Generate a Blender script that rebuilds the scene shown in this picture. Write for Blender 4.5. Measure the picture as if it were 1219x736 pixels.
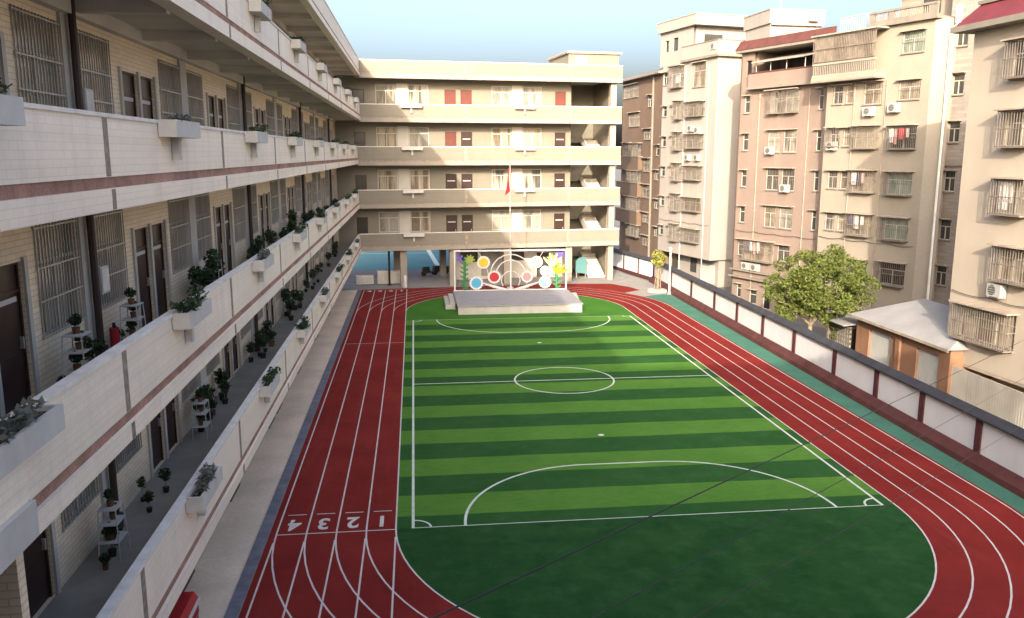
import bpy, bmesh, math, random
from math import radians as R, sin, cos, pi
from mathutils import Vector, Matrix
random.seed(7)
sc = bpy.context.scene
for _o in list(bpy.data.objects): bpy.data.objects.remove(_o)
COL = sc.collection

# ------------------------------------------------------------------ camera, sky, sun, exposure
cam = bpy.data.objects.new('camera', bpy.data.cameras.new('camera'))
COL.objects.link(cam); sc.camera = cam
cam.data.sensor_width = 36; cam.data.lens = 1010/1219*36
cam.data.clip_start = .1; cam.data.clip_end = 3000
cam.location = (0, 0, 11.4); cam.rotation_euler = (R(90-10.38), 0, R(-6.528))
SUN_EL, SUN_AZ = 19.5, 197.0
w = bpy.data.worlds.new("World"); sc.world = w; w.use_nodes = True
_t = w.node_tree.nodes.new('ShaderNodeTexSky'); _t.sky_type = 'NISHITA'; _t.sun_disc = False
_t.sun_elevation = R(SUN_EL); _t.sun_rotation = R(SUN_AZ); _t.air_density = .80; _t.dust_density = 8.5; _t.ozone_density = 1.1
w.node_tree.links.new(_t.outputs[0], w.node_tree.nodes['Background'].inputs[0])
w.node_tree.nodes['Background'].inputs[1].default_value = .15
sl = bpy.data.lights.new('sun', 'SUN'); sl.energy = 2.0; sl.angle = R(.6); sl.color = (1, .88, .70)
so = bpy.data.objects.new('sun', sl); COL.objects.link(so)
_h = cos(R(SUN_EL)); _tosun = Vector((sin(R(SUN_AZ))*_h, cos(R(SUN_AZ))*_h, sin(R(SUN_EL))))
so.rotation_euler = _tosun.to_track_quat('Z', 'Y').to_euler()
so.location = (-20, -60, 60)
sc.view_settings.view_transform = 'Standard'; sc.view_settings.look = 'None'
sc.view_settings.gamma = 1; sc.view_settings.use_curve_mapping = False
sc.view_settings.exposure = 2.0
sc.cycles.max_bounces = 6; sc.cycles.diffuse_bounces = 4; sc.cycles.glossy_bounces = 2
sc.cycles.transmission_bounces = 2; sc.cycles.transparent_max_bounces = 4

# ------------------------------------------------------------------ materials
MATS = {}
def _nt(name):
    m = bpy.data.materials.new(name); m.use_nodes = True
    return m, m.node_tree, m.node_tree.nodes['Principled BSDF']
def N(nt, typ, **kw):
    n = nt.nodes.new(typ)
    for k, v in kw.items(): setattr(n, k, v)
    return n
def mathn(nt, op, a, b=None, c=None):
    n = N(nt, 'ShaderNodeMath', operation=op)
    for i, v in enumerate((a, b, c)):
        if v is None: continue
        if isinstance(v, (int, float)): n.inputs[i].default_value = v
        else: nt.links.new(v, n.inputs[i])
    return n.outputs[0]
def mixc(nt, fac, a, b, mode='MIX'):
    n = N(nt, 'ShaderNodeMix', data_type='RGBA', blend_type=mode)
    for sock, v in ((n.inputs[0], fac), (n.inputs[6], a), (n.inputs[7], b)):
        if isinstance(v, (int, float)): sock.default_value = v
        elif isinstance(v, tuple): sock.default_value = (*v[:3], 1)
        else: nt.links.new(v, sock)
    return n.outputs[2]
def noise(nt, vec, scale, detail=4, rough=.55):
    n = N(nt, 'ShaderNodeTexNoise'); n.inputs['Scale'].default_value = scale
    n.inputs['Detail'].default_value = detail; n.inputs['Roughness'].default_value = rough
    if vec is not None: nt.links.new(vec, n.inputs['Vector'])
    return n.outputs['Fac']
def ramp(nt, fac, lo, hi):
    n = N(nt, 'ShaderNodeMapRange'); n.inputs[1].default_value = lo; n.inputs[2].default_value = hi
    nt.links.new(fac, n.inputs[0]); return n.outputs[0]
def geopos(nt): return N(nt, 'ShaderNodeNewGeometry').outputs['Position']
def scaled(nt, vec, s):
    n = N(nt, 'ShaderNodeVectorMath', operation='MULTIPLY'); nt.links.new(vec, n.inputs[0]); n.inputs[1].default_value = s
    return n.outputs[0]
def bump(nt, bs, h, strength, dist=.02):
    b = N(nt, 'ShaderNodeBump'); b.inputs['Strength'].default_value = strength; b.inputs['Distance'].default_value = dist
    nt.links.new(h, b.inputs['Height']); nt.links.new(b.outputs[0], bs.inputs['Normal'])
def mk(name, col, rough=.85, var=.16, scale=1.2, streak=0., dirt=None, spec=.3, metal=0., bmp=.0, fine=0.):
    """plain surface: two octaves of blotches, optional vertical run-off stains"""
    m, nt, bs = _nt(name); p = geopos(nt)
    a = noise(nt, p, scale, 5); lo = tuple(c*(1-var) for c in col); hi = tuple(min(1, c*(1+var)) for c in col)
    c = mixc(nt, ramp(nt, a, .3, .7), lo, hi)
    if fine:
        f = noise(nt, p, scale*14, 3); c = mixc(nt, ramp(nt, f, .35, .65), c, mixc(nt, fine, c, (0, 0, 0)))
    if streak:
        s = noise(nt, scaled(nt, p, (1.5, 1.5, .13)), 1.0, 5, .6)
        f = mathn(nt, 'MULTIPLY', ramp(nt, s, .5, .78), streak)
        c = mixc(nt, f, c, dirt or tuple(x*.45 for x in col))
    nt.links.new(c, bs.inputs['Base Color']); bs.inputs['Roughness'].default_value = rough
    bs.inputs['Specular IOR Level'].default_value = spec; bs.inputs['Metallic'].default_value = metal
    if bmp: bump(nt, bs, noise(nt, p, scale*8, 5), bmp)
    MATS[name] = m; return m
def mk_tile(name, col, w, h, mort=.012, mcol=None, var=.1, streak=.25, rough=.55, contrast=.06):
    """small facing tiles laid in courses on an upright wall"""
    m, nt, bs = _nt(name); p = geopos(nt)
    sx = N(nt, 'ShaderNodeSeparateXYZ'); nt.links.new(p, sx.inputs[0])
    u = mathn(nt, 'ADD', sx.outputs[0], sx.outputs[1]); cb = N(nt, 'ShaderNodeCombineXYZ')
    nt.links.new(u, cb.inputs[0]); nt.links.new(sx.outputs[2], cb.inputs[1])
    b = N(nt, 'ShaderNodeTexBrick'); nt.links.new(cb.outputs[0], b.inputs['Vector'])
    b.inputs['Scale'].default_value = 1; b.inputs['Brick Width'].default_value = w; b.inputs['Row Height'].default_value = h
    b.inputs['Mortar Size'].default_value = mort; b.inputs['Mortar Smooth'].default_value = .2
    b.inputs['Color1'].default_value = (*[c*(1+contrast) for c in col], 1); b.inputs['Color2'].default_value = (*[c*(1-contrast) for c in col], 1)
    b.inputs['Mortar'].default_value = (*(mcol or tuple(c*.62 for c in col)), 1)
    blot = noise(nt, p, .7, 5)
    c = mixc(nt, mathn(nt, 'MULTIPLY', ramp(nt, blot, .35, .75), var*2), b.outputs['Color'], tuple(x*.55 for x in col))
    band = noise(nt, scaled(nt, p, (.12, .12, 6)), 1, 3)
    c = mixc(nt, mathn(nt, 'MULTIPLY', ramp(nt, band, .45, .7), .18), c, tuple(x*.6 for x in col))
    s = noise(nt, scaled(nt, p, (2.2, 2.2, .15)), 1, 5, .6)
    c = mixc(nt, mathn(nt, 'MULTIPLY', ramp(nt, s, .52, .8), streak), c, tuple(x*.4 for x in col))
    nt.links.new(c, bs.inputs['Base Color']); bs.inputs['Roughness'].default_value = rough
    bs.inputs['Specular IOR Level'].default_value = .35
    MATS[name] = m; return m
def mk_glass(name, base, curtain=None, period=9, rough=.12):
    m, nt, bs = _nt(name); p = geopos(nt)
    sx = N(nt, 'ShaderNodeSeparateXYZ'); nt.links.new(p, sx.inputs[0])
    u = mathn(nt, 'ADD', sx.outputs[0], sx.outputs[1])
    cb = N(nt, 'ShaderNodeCombineXYZ'); nt.links.new(u, cb.inputs[0]); nt.links.new(mathn(nt, 'MULTIPLY', sx.outputs[2], .12), cb.inputs[1])
    n1 = noise(nt, cb.outputs[0], 1.1, 2); n2 = noise(nt, cb.outputs[0], period, 3)
    c = mixc(nt, ramp(nt, n2, .3, .7), tuple(x*.6 for x in base), tuple(x*1.35 for x in base))
    if curtain: c = mixc(nt, ramp(nt, n1, .46, .54), c, mixc(nt, ramp(nt, n2, .3, .7), tuple(x*.7 for x in curtain), curtain))
    nt.links.new(c, bs.inputs['Base Color']); bs.inputs['Roughness'].default_value = rough; bs.inputs['Specular IOR Level'].default_value = .5
    MATS[name] = m; return m
def mk_leaf(name, a, b, trans=.25):
    m, nt, bs = _nt(name); p = geopos(nt)
    f = noise(nt, p, 2.2, 4); oi = N(nt, 'ShaderNodeNewGeometry').outputs['Random Per Island']
    c = mixc(nt, ramp(nt, f, .35, .65), a, b); c = mixc(nt, mathn(nt, 'MULTIPLY', oi, .5), c, tuple(x*1.5 for x in b))
    nt.links.new(c, bs.inputs['Base Color']); bs.inputs['Roughness'].default_value = .6; bs.inputs['Specular IOR Level'].default_value = .25
    if trans:
        tr = N(nt, 'ShaderNodeBsdfTranslucent'); nt.links.new(c, tr.inputs[0]); mx = N(nt, 'ShaderNodeMixShader'); mx.inputs[0].default_value = trans
        nt.links.new(bs.outputs[0], mx.inputs[1]); nt.links.new(tr.outputs[0], mx.inputs[2])
        nt.links.new(mx.outputs[0], nt.nodes['Material Output'].inputs[0])
    MATS[name] = m; return m

mk_tile('mosaic_tile_shade_lift', (.88, .765, .635), .24, .11, .004, mcol=(.68, .62, .55), var=.08, streak=.26, contrast=.02)  # paler side-wing tile, lightened further to make up for its shade
mk_tile('cream_tile', (0.220, 0.196, 0.157), .24, .11, .006, var=.10, streak=.16, contrast=.04)  # cream tile, darkened to hold back the sunlit far wing
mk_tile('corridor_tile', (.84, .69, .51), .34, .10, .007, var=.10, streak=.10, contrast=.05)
mk('pilaster_white', (0.490, 0.462, 0.420), var=.08, streak=.15)
mk('coping', (.70, .66, .61), var=.12, scale=3, streak=.2)
mk('fascia', (0.291, 0.259, 0.215), var=.08, streak=.28, dirt=(.28, .22, .16))
mk('terracotta', (.36, .20, .15), var=.35, scale=1.6, streak=.35, dirt=(.15, .10, .07), fine=.25)
mk('joint', (.27, .22, .18), var=.35, scale=7)
mk('soffit', (0.600, 0.552, 0.492), var=.14, scale=.6)
mk('corridor_floor', (0.276, 0.269, 0.241), var=.15, scale=1.5, rough=.55)
mk('white_paint', (0.528, 0.512, 0.488), var=.06, scale=3, streak=.12)
mk('planter_white', (0.518, 0.504, 0.475), var=.08, scale=3, streak=.3, dirt=(.35, .31, .26))
mk('soil', (.07, .05, .035), var=.4, scale=12)
mk('door_wood', (.030, .013, .010), rough=.45, var=.3, scale=2, spec=.4)
mk('door_red', (0.120, 0.034, 0.026), rough=.5, var=.15, scale=2)
mk('door_frame', (.05, .024, .018), rough=.5)
mk('dark_pipe', (.055, .035, .03), rough=.5)
mk('white_pipe', (.66, .64, .60), rough=.5, streak=.2)
mk('bars', (.44, .41, .37), rough=.5, metal=.2)
mk('cage_bars', (.17, .145, .125), rough=.6, var=.3, scale=3)
mk('steel_dark', (.04, .04, .042), rough=.5, metal=.4)
mk('alu', (0.416, 0.400, 0.376), rough=.45, var=.06)
mk('grey_concrete', (0.272, 0.256, 0.240), var=.14, scale=1.1, streak=.2, bmp=.15)
mk('path_concrete', (.74, .61, .475), var=.13, scale=.5, fine=.10, rough=.8)
mk('drain_blue', (.15, .155, .19), var=.25, scale=2)
mk('wall_panel', (0.691, 0.686, 0.713), var=.05, scale=.8, streak=.10)
mk('maroon', (.085, .026, .030), var=.22, scale=1.5)
mk('plinth_red', (.085, .028, .027), var=.25, scale=1.3, streak=.3, dirt=(.12, .06, .05))
mk('cap_dark', (.040, .041, .050), var=.25, scale=2.0)
mk('stage_grey', (0.270, 0.265, 0.284), var=.08, scale=1.5)
mk('stage_white', (0.414, 0.401, 0.380), var=.08, scale=2, streak=.2)
mk('red_canvas', (.36, .018, .022), var=.3, scale=2.5, rough=.5)
mk('b_white', (0.308, 0.279, 0.255), var=.05, scale=.5, streak=.50, dirt=(.40, .35, .31), bmp=.05)
mk('b_pink', (.225, .172, .146), var=.07, scale=.5, streak=.50, dirt=(.29, .21, .17), fine=.06)
mk('b_tan', (.285, .250, .205), var=.07, scale=.5, streak=.50, dirt=(.30, .25, .20), fine=.06)
mk('b_sand', (0.377, 0.327, 0.269), var=.06, scale=.4, streak=.50, dirt=(.36, .29, .23), bmp=.06)
mk('b_brown', (0.157, 0.106, 0.078), var=.09, scale=.6, streak=.28)
mk_tile('b_brick', (0.292, 0.254, 0.230), .62, .22, .02, mcol=(.26, .22, .20), var=.12, contrast=.14, rough=.8)
mk('trim_light', (0.207, 0.185, 0.158), var=.08, streak=.35)
mk('red_roof', (0.139, 0.028, 0.035), var=.12, scale=1.2, rough=.6)
mk('redbrown_roof', (0.098, 0.035, 0.030), var=.2, scale=1.2)
mk('orange_wall', (0.243, 0.131, 0.081), var=.15, scale=.9, streak=.3)
mk('roof_grey', (0.260, 0.254, 0.254), var=.12, scale=.8, streak=.0)
mk('shutter', (0.459, 0.459, 0.431), var=.08, scale=2)
mk('ac_white', (0.362, 0.355, 0.341), rough=.5, var=.06, streak=.25)
mk('fan_dark', (.08, .08, .08), rough=.6)
mk('hood', (0.320, 0.264, 0.216), var=.2, scale=2)
mk('rail_silver', (0.416, 0.384, 0.352), rough=.5, metal=.3)
mk('pot_brown', (.16, .07, .04), var=.2)
mk('pot_black', (.025, .025, .025), var=.2)
mk('pot_white', (.62, .60, .57), var=.1)
mk('trunk', (.20, .16, .12), var=.35, scale=5, bmp=.4)
mk('street', (0.176, 0.168, 0.156), var=.2, scale=.3, fine=.15)
mk('flag_red', (0.440, 0.016, 0.024), var=.1)
mk('cable_black', (.02, .02, .022), rough=.6)
mk('teal_court', (0.088, 0.200, 0.208), var=.08, scale=.3)
mk('mauve_court', (0.240, 0.160, 0.152), var=.1, scale=.4)
mk('paint_line', (0.592, 0.528, 0.496), var=.12, scale=2.5, rough=.7)
mk('pitch_paint', (0.560, 0.608, 0.528), var=.12, scale=2.5, rough=.7)
mk('green_strip', (0.052, 0.163, 0.115), var=.15, scale=.7, fine=.08)
mk('laundry_white', (.70, .66, .64), var=.05); mk('laundry_red', (.50, .06, .08), var=.1); mk('laundry_pink', (.6, .35, .33), var=.1); mk('laundry_dark', (.07, .07, .11), var=.1)
mk('green_net', (.05, .20, .13), var=.2, scale=1.5)
mk('awning', (0.291, 0.263, 0.235), var=.2, scale=1.5, streak=.3)
mk('kerb_pale', (0.480, 0.440, 0.376), var=.1)
mk('steel_corr', (0.383, 0.362, 0.314), var=.12, scale=.8, streak=.4, rough=.55)
for _n, _c in dict(deco_yellow=(0.495, 0.375, 0.038), deco_red=(0.375, 0.026, 0.034), deco_blue=(0.075, 0.315, 0.495), deco_pink=(0.465, 0.247, 0.270), deco_ice=(0.270, 0.465, 0.525), deco_green=(0.038, 0.165, 0.060), deco_leaf=(0.247, 0.315, 0.060), deco_purple=(0.105, 0.075, 0.270), deco_orange=(0.495, 0.225, 0.015), deco_lemon=(0.540, 0.495, 0.240), deco_white=(0.555, 0.555, 0.540), deco_navy=(0.038, 0.038, 0.120)).items(): mk(_n, _c, rough=.45, var=.08)
mk_glass('glass_dark', (.055, .055, .05)); mk_glass('glass_curtain', (0.094, 0.086, 0.076), (0.360, 0.324, 0.274)); mk_glass('glass_pale', (0.195, 0.185, 0.163), (0.338, 0.312, 0.267), 12)
mk_glass('glass_brown', (.16, .125, .09), (.40, .34, .26), 14); mk_glass('glass_green', (.18, .24, .19), (.30, .36, .29), 10); mk_glass('glass_night', (.012, .011, .010), None, 6, .3)
mk_leaf('leaf_plant', (.020, .036, .018), (.045, .075, .032)); mk_leaf('leaf_tree', (.050, .070, .014), (.125, .150, .036), .25); mk_leaf('leaf_palm', (.14, .17, .03), (.26, .25, .07)); mk_leaf('leaf_grey', (.07, .085, .08), (.14, .15, .13))

def mk_turf():
    m, nt, bs = _nt('turf'); p = geopos(nt); sx = N(nt, 'ShaderNodeSeparateXYZ'); nt.links.new(p, sx.inputs[0])
    wob = mathn(nt, 'MULTIPLY', mathn(nt, 'SUBTRACT', noise(nt, p, .35, 2), .5), .22)
    y = mathn(nt, 'DIVIDE', mathn(nt, 'SUBTRACT', mathn(nt, 'ADD', sx.outputs[1], wob), 25.62), 1.716)
    fr = mathn(nt, 'FRACT', mathn(nt, 'MULTIPLY', y, .5))
    a = ramp(nt, mathn(nt, 'ABSOLUTE', mathn(nt, 'SUBTRACT', fr, .25)), .242, .258)     # 0 light, 1 dark
    fi = noise(nt, p, 55, 3, .7); pa = noise(nt, p, .45, 5, .6); md = noise(nt, scaled(nt, p, (1, 3, 1)), 2.6, 4)
    lig = mixc(nt, ramp(nt, pa, .3, .7), (.085, .215, .030), (.122, .262, .042))
    drk = mixc(nt, ramp(nt, pa, .3, .7), (.023, .084, .020), (.036, .106, .029))
    c = mixc(nt, a, lig, drk)
    out = mathn(nt, 'MAXIMUM', mathn(nt, 'LESS_THAN', sx.outputs[1], 24.77), mathn(nt, 'GREATER_THAN', sx.outputs[1], 58.2))
    near = mixc(nt, ramp(nt, noise(nt, p, .8, 5, .65), .3, .7), (.011, .052, .015), (.028, .084, .024))
    far = mixc(nt, ramp(nt, pa, .3, .7), (.045, .15, .020), (.075, .20, .028))
    c = mixc(nt, out, c, mixc(nt, mathn(nt, 'GREATER_THAN', sx.outputs[1], 58.2), near, far))
    c = mixc(nt, mathn(nt, 'MULTIPLY', ramp(nt, noise(nt, p, 1.3, 6, .7), .48, .72), .30), c, (.07, .17, .06))
    c = mixc(nt, mathn(nt, 'MULTIPLY', ramp(nt, md, .4, .75), .25), c, (.02, .10, .02))
    c = mixc(nt, mathn(nt, 'MULTIPLY', ramp(nt, fi, .35, .65), .30), c, (.015, .05, .012))
    nt.links.new(c, bs.inputs['Base Color']); bs.inputs['Roughness'].default_value = .95; bs.inputs['Specular IOR Level'].default_value = .05
    bump(nt, bs, fi, .5, .02); MATS['turf'] = m
mk_turf()
def mk_track():
    m, nt, bs = _nt('track_red'); p = geopos(nt)
    c = mixc(nt, ramp(nt, noise(nt, p, .4, 5, .6), .3, .7), (.160, .0165, .0135), (.235, .026, .021))
    c = mixc(nt, mathn(nt, 'MULTIPLY', ramp(nt, noise(nt, p, 2.2, 5, .7), .5, .8), .4), c, (.11, .020, .019))
    c = mixc(nt, mathn(nt, 'MULTIPLY', ramp(nt, noise(nt, scaled(nt, p, (1.6, .22, 1)), 1, 5, .7), .55, .75), .35), c, (.30, .060, .050))
    fi = noise(nt, p, 90, 2); c = mixc(nt, mathn(nt, 'MULTIPLY', ramp(nt, fi, .3, .7), .22), c, (.14, .02, .02))
    nt.links.new(c, bs.inputs['Base Color']); bs.inputs['Roughness'].default_value = .95; bs.inputs['Specular IOR Level'].default_value = .08
    bump(nt, bs, fi, .4, .01); MATS['track_red'] = m
mk_track()

# ------------------------------------------------------------------ mesh helpers
class MB:
    """collects faces of several materials and links them as ONE mesh"""
    def __init__(s, *mats): s.v = []; s.f = []; s.mi = []; s.mats = list(mats); s.cur = 0
    def use(s, m):
        if m not in s.mats: s.mats.append(m)
        s.cur = s.mats.index(m); return s
    def add(s, vs, fs):
        o = len(s.v); s.v += [tuple(v) for v in vs]
        for f in fs: s.f.append([o+i for i in f]); s.mi.append(s.cur)
        return s
    def quad(s, a, b, c, d): return s.add([a, b, c, d], [(0, 1, 2, 3)])
    def box(s, x0, x1, y0, y1, z0, z1):
        if x0 > x1: x0, x1 = x1, x0
        if y0 > y1: y0, y1 = y1, y0
        return s.add([(x0, y0, z0), (x1, y0, z0), (x1, y1, z0), (x0, y1, z0), (x0, y0, z1), (x1, y0, z1), (x1, y1, z1), (x0, y1, z1)],
                     [(3, 2, 1, 0), (4, 5, 6, 7), (0, 1, 5, 4), (1, 2, 6, 5), (2, 3, 7, 6), (3, 0, 4, 7)])
    def prism(s, poly, h0, h1, axis='z'):
        n = len(poly); P = lambda a, b, h: {'z': (a, b, h), 'x': (h, a, b), 'y': (a, h, b)}[axis]
        return s.add([P(a, b, h0) for a, b in poly]+[P(a, b, h1) for a, b in poly],
                     [tuple(range(n))[::-1], tuple(range(n, 2*n))]+[(i, (i+1) % n, n+(i+1) % n, n+i) for i in range(n)])
    def tube(s, p, q, r, n=6, r2=None):
        p, q = Vector(p), Vector(q); d = (q-p)
        if d.length < 1e-6: return s
        a = d.orthogonal().normalized(); b = d.cross(a).normalized(); r2 = r if r2 is None else r2
        vs = [p+(a*cos(2*pi*i/n)+b*sin(2*pi*i/n))*r for i in range(n)]+[q+(a*cos(2*pi*i/n)+b*sin(2*pi*i/n))*r2 for i in range(n)]
        return s.add(vs, [(i, (i+1) % n, n+(i+1) % n, n+i) for i in range(n)]+[tuple(range(n))[::-1], tuple(range(n, 2*n))])
    def path(s, pts, r, n=6):
        for a, b in zip(pts, pts[1:]): s.tube(a, b, r, n)
        return s
    def disc(s, c, r, y0, y1, n=24):
        return s.prism([(c[0]+r*cos(2*pi*i/n), c[1]+r*sin(2*pi*i/n)) for i in range(n)], y0, y1, 'y')
    def mesh(s, name, smooth=False, mat4=None):
        me = bpy.data.meshes.new(name); me.from_pydata(s.v if mat4 is None else [tuple(mat4 @ Vector(v)) for v in s.v], [], s.f)
        for m in s.mats: me.materials.append(MATS[m])
        me.polygons.foreach_set('material_index', s.mi)
        if smooth: me.polygons.foreach_set('use_smooth', [True]*len(s.f))
        me.update(); bm = bmesh.new(); bm.from_mesh(me); bmesh.ops.recalc_face_normals(bm, faces=bm.faces); bm.to_mesh(me); bm.free()
        return me
    def build(s, name, parent=None, loc=(0, 0, 0), rz=0, smooth=False, mat4=None):
        return put(name, s.mesh(name, smooth, mat4), parent, loc, rz)
def put(name, me, parent=None, loc=(0, 0, 0), rz=0, scl=None):
    o = bpy.data.objects.new(name, me); COL.objects.link(o)
    if parent is not None: o.parent = parent
    o.location = loc; o.rotation_euler = (0, 0, rz)
    if scl: o.scale = scl if hasattr(scl, '__len__') else (scl,)*3
    return o
def thing(name, label, cat, loc=(0, 0, 0), rz=0, group=None):
    o = put(name, None, None, loc, rz); return tag(o, label, cat, group)
def tag(o, label, cat, group=None):
    o['label'] = label; o['category'] = cat
    if group: o['group'] = group
    return o
def struct(o, kind='structure'): o['kind'] = kind; return o
def dup(root, loc, rz=0, label=None, scl=None):
    r = root.copy(); COL.objects.link(r); r.location = loc; r.rotation_euler = (0, 0, rz)
    if label: r['label'] = label
    if scl: r.scale = (scl,)*3
    for ch in root.children:
        c = ch.copy(); COL.objects.link(c); c.parent = r
        for g in ch.children:
            d = g.copy(); COL.objects.link(d); d.parent = c
    return r
def holed(mb, L0, L1, Z0, Z1, rects, depth=.14):
    """upright wall on local y=0 facing -y, with real openings and reveals going in to y=depth"""
    xs = sorted({L0, L1, *[min(max(v, L0), L1) for r in rects for v in r[:2]]}); zs = sorted({Z0, Z1, *[min(max(v, Z0), Z1) for r in rects for v in r[2:4]]})
    for i in range(len(xs)-1):
        run = None
        for j in range(len(zs)-1):
            cx, cz = (xs[i]+xs[i+1])/2, (zs[j]+zs[j+1])/2
            if any(r[0] < cx < r[1] and r[2] < cz < r[3] for r in rects): continue
            mb.quad((xs[i], 0, zs[j]), (xs[i+1], 0, zs[j]), (xs[i+1], 0, zs[j+1]), (xs[i], 0, zs[j+1]))
    for a, b, c, d in [r[:4] for r in rects]:
        mb.quad((a, 0, c), (a, depth, c), (b, depth, c), (b, 0, c)); mb.quad((a, 0, d), (b, 0, d), (b, depth, d), (a, depth, d))
        mb.quad((a, 0, c), (a, 0, d), (a, depth, d), (a, depth, c)); mb.quad((b, 0, c), (b, depth, c), (b, depth, d), (b, 0, d))
    return mb
ORD = ['first', 'second', 'third', 'fourth', 'fifth', 'sixth', 'seventh', 'eighth', 'ninth', 'tenth', 'eleventh', 'twelfth', 'thirteenth', 'fourteenth', 'fifteenth', 'sixteenth', 'seventeenth', 'eighteenth', 'nineteenth', 'twentieth']

# ------------------------------------------------------------------ ground, track, pitch
g = MB('street'); g.quad((-900, -900, -1.2), (900, -900, -1.2), (900, 1500, -1.2), (-900, 1500, -1.2)); struct(g.build('ground'))
def wallx(y): return 20.7+(y-20)*.9/52
YARD = [(-16, -12), (wallx(-12), -12), (wallx(72), 72), (20.3, 78.3), (19.6, 84), (19.6, 120), (-16, 120)]
g = MB('grey_concrete'); g.prism(YARD, -1.3, 0); struct(g.build('school_yard'))
CX, R0, YN, YF, LW = 7.39, 8.16, 24.9, 61.5, .9
def sheet(name, poly, z, mat):
    m = MB(mat); m.add([(x, y, z) for x, y in poly], [tuple(range(len(poly)))]); return struct(m.build(name))
sheet('path', [(-6.3, -1), (-4.93, -1), (-4.93, 72.2), (-6.3, 72.0)], .004, 'path_concrete')
g = MB('drain_blue')
g.box(-4.93, -4.60, -1, 72.1, -.05, .03); struct(g.build('drain_channel'))
sheet('green_strip', [(18, 8), (wallx(8), 8), (wallx(66), 66), (20.2, 67.2), (18, 66)], .004, 'green_strip')
def stadium(r, n=48):
    pts = [(CX+r*cos(a), YF+r*sin(a)) for a in [pi*i/n for i in range(n+1)]]
    return pts+[(CX+r*cos(a), YN+r*sin(a)) for a in [pi+pi*i/n for i in range(n+1)]]
track = [(-4.58, 6), (-4.58, 72.3), (-2, 72.55), (2.7, 72.9), (13, 73.7)]+[(17.2, 73.2), (18.4, 71.2), (18.9, 69.5)]+[(CX+11.9*cos(a), YF+11.9*sin(a)) for a in [pi*.19-pi*.19*i/10 for i in range(11)]]+[(CX+11.9*cos(a), YN+11.9*sin(a)) for a in [-pi/2*i/24 for i in range(25)]]+[(CX, 6)]
sheet('running_track', track, .008, 'track_red')
sheet('pitch', stadium(R0), .012, 'turf')
lm = MB('paint_line'); lw = .05; Z = .016
def ring(mb, pts, w, z, closed=False):
    n = len(pts); P = [Vector(p) for p in pts]; L = []; Rr = []
    for i in range(n):
        a = P[(i-1) % n] if (closed or i > 0) else P[i]; b = P[(i+1) % n] if (closed or i < n-1) else P[i]
        d = (b-a).normalized(); nn = Vector((-d.y, d.x))*w/2; L.append(P[i]+nn); Rr.append(P[i]-nn)
    for i in range(n if closed else n-1):
        j = (i+1) % n; mb.quad((*L[i], z), (*L[j], z), (*Rr[j], z), (*Rr[i], z))
for k in range(5):
    r = R0+LW*k; zz = Z+.0004*k
    ring(lm, stadium(r), lw, zz, True)
    x = CX-r
    ring(lm, [(x, 6), (x, 24.2)], lw, Z+.003); ring(lm, [(x, 61.9), (x, 71.9)], lw, Z+.003)
for y, x0, x1, wd in ((24.72, CX-R0-4*LW, CX-R0, .05), (51.15, CX-R0-4*LW, CX-R0, .04), (71.95, CX-R0-4*LW, CX-R0, .05)):
    ring(lm, [(x0, y), (x1, y)], wd, Z+.006)
for k in range(4):
    xm = CX-R0-LW*(k+.5); ring(lm, [(xm-.29, 26.15), (xm+.29, 26.15)], .045, Z)
struct(lm.build('lane_lines'))
def text_mesh(s, size):
    cu = bpy.data.curves.new('digit', 'FONT'); cu.body = s; cu.size = size; cu.align_x = 'CENTER'; cu.align_y = 'CENTER'; cu.offset = .025
    o = bpy.data.objects.new('digit', cu); COL.objects.link(o); dg = bpy.context.evaluated_depsgraph_get(); dg.update()
    me = bpy.data.meshes.new_from_object(o.evaluated_get(dg)); bpy.data.objects.remove(o); me.materials.clear(); me.materials.append(MATS['paint_line']); return me
for k in range(4):
    me = text_mesh(str(k+1), .95); xm = CX-R0-LW*(k+.5)
    struct(put('lane_number', me, None, (xm, 25.42, Z+.004), pi, (.85, 1.15, 1)))
    struct(put('lane_number', me, None, (xm, 71.3, Z+.004), 0, (.9, 1.0, 1)))
pm = MB('pitch_paint'); X0, X1, Y0, Y1 = -.24, 15.12, 24.77, 58.2
ring(pm, [(X0, Y0), (X1, Y0), (X1, Y1), (X0, Y1)], .10, .016, True)
ring(pm, [(X0, 41.5), (X1, 41.5)], .09, .0166)
CXP = (X0+X1)/2; ring(pm, [(CXP+2.53*cos(2*pi*i/64), 41.5+2.53*sin(2*pi*i/64)) for i in range(64)], .09, .0172, True)
for yb, sg in ((Y0, 1), (Y1, -1)):
    q = [(1.38, yb)]
    q += [(1.38+4.7-4.7*cos(a), yb+sg*4.75*sin(a)) for a in [pi/2*i/20 for i in range(1, 21)]]
    q += [(13.54-4.7+4.7*sin(a), yb+sg*4.75*cos(a)) for a in [pi/2*i/20 for i in range(0, 21)]]
    ring(pm, q, .09, .0168)
    for xb, sx in ((X0, 1), (X1, -1)): ring(pm, [(xb+sx*.55*cos(a), yb+sg*.55*sin(a)) for a in [pi/2*i/10 for i in range(11)]], .07, .0170)
    pm.add([(CXP+.13*cos(2*pi*i/12), yb+sg*8.0+.13*sin(2*pi*i/12), .0168) for i in range(12)], [tuple(range(12))])
struct(pm.build('pitch_lines'))
sheet('sports_court', [(-30, 84.5), (8.6, 84.5), (8.6, 118), (-30, 118)], .008, 'teal_court')
sheet('court_border', [(-30, 79.2), (1.5, 79.2), (2.6, 84.46), (-30, 84.46)], .006, 'mauve_court')
c_ = MB('pitch_paint'); ring(c_, [(2.4, 85), (1.5, 103)], .5, .014); ring(c_, [(-25, 99), (1.6, 99)], .15, .0145); struct(c_.build('court_lines'))

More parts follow.
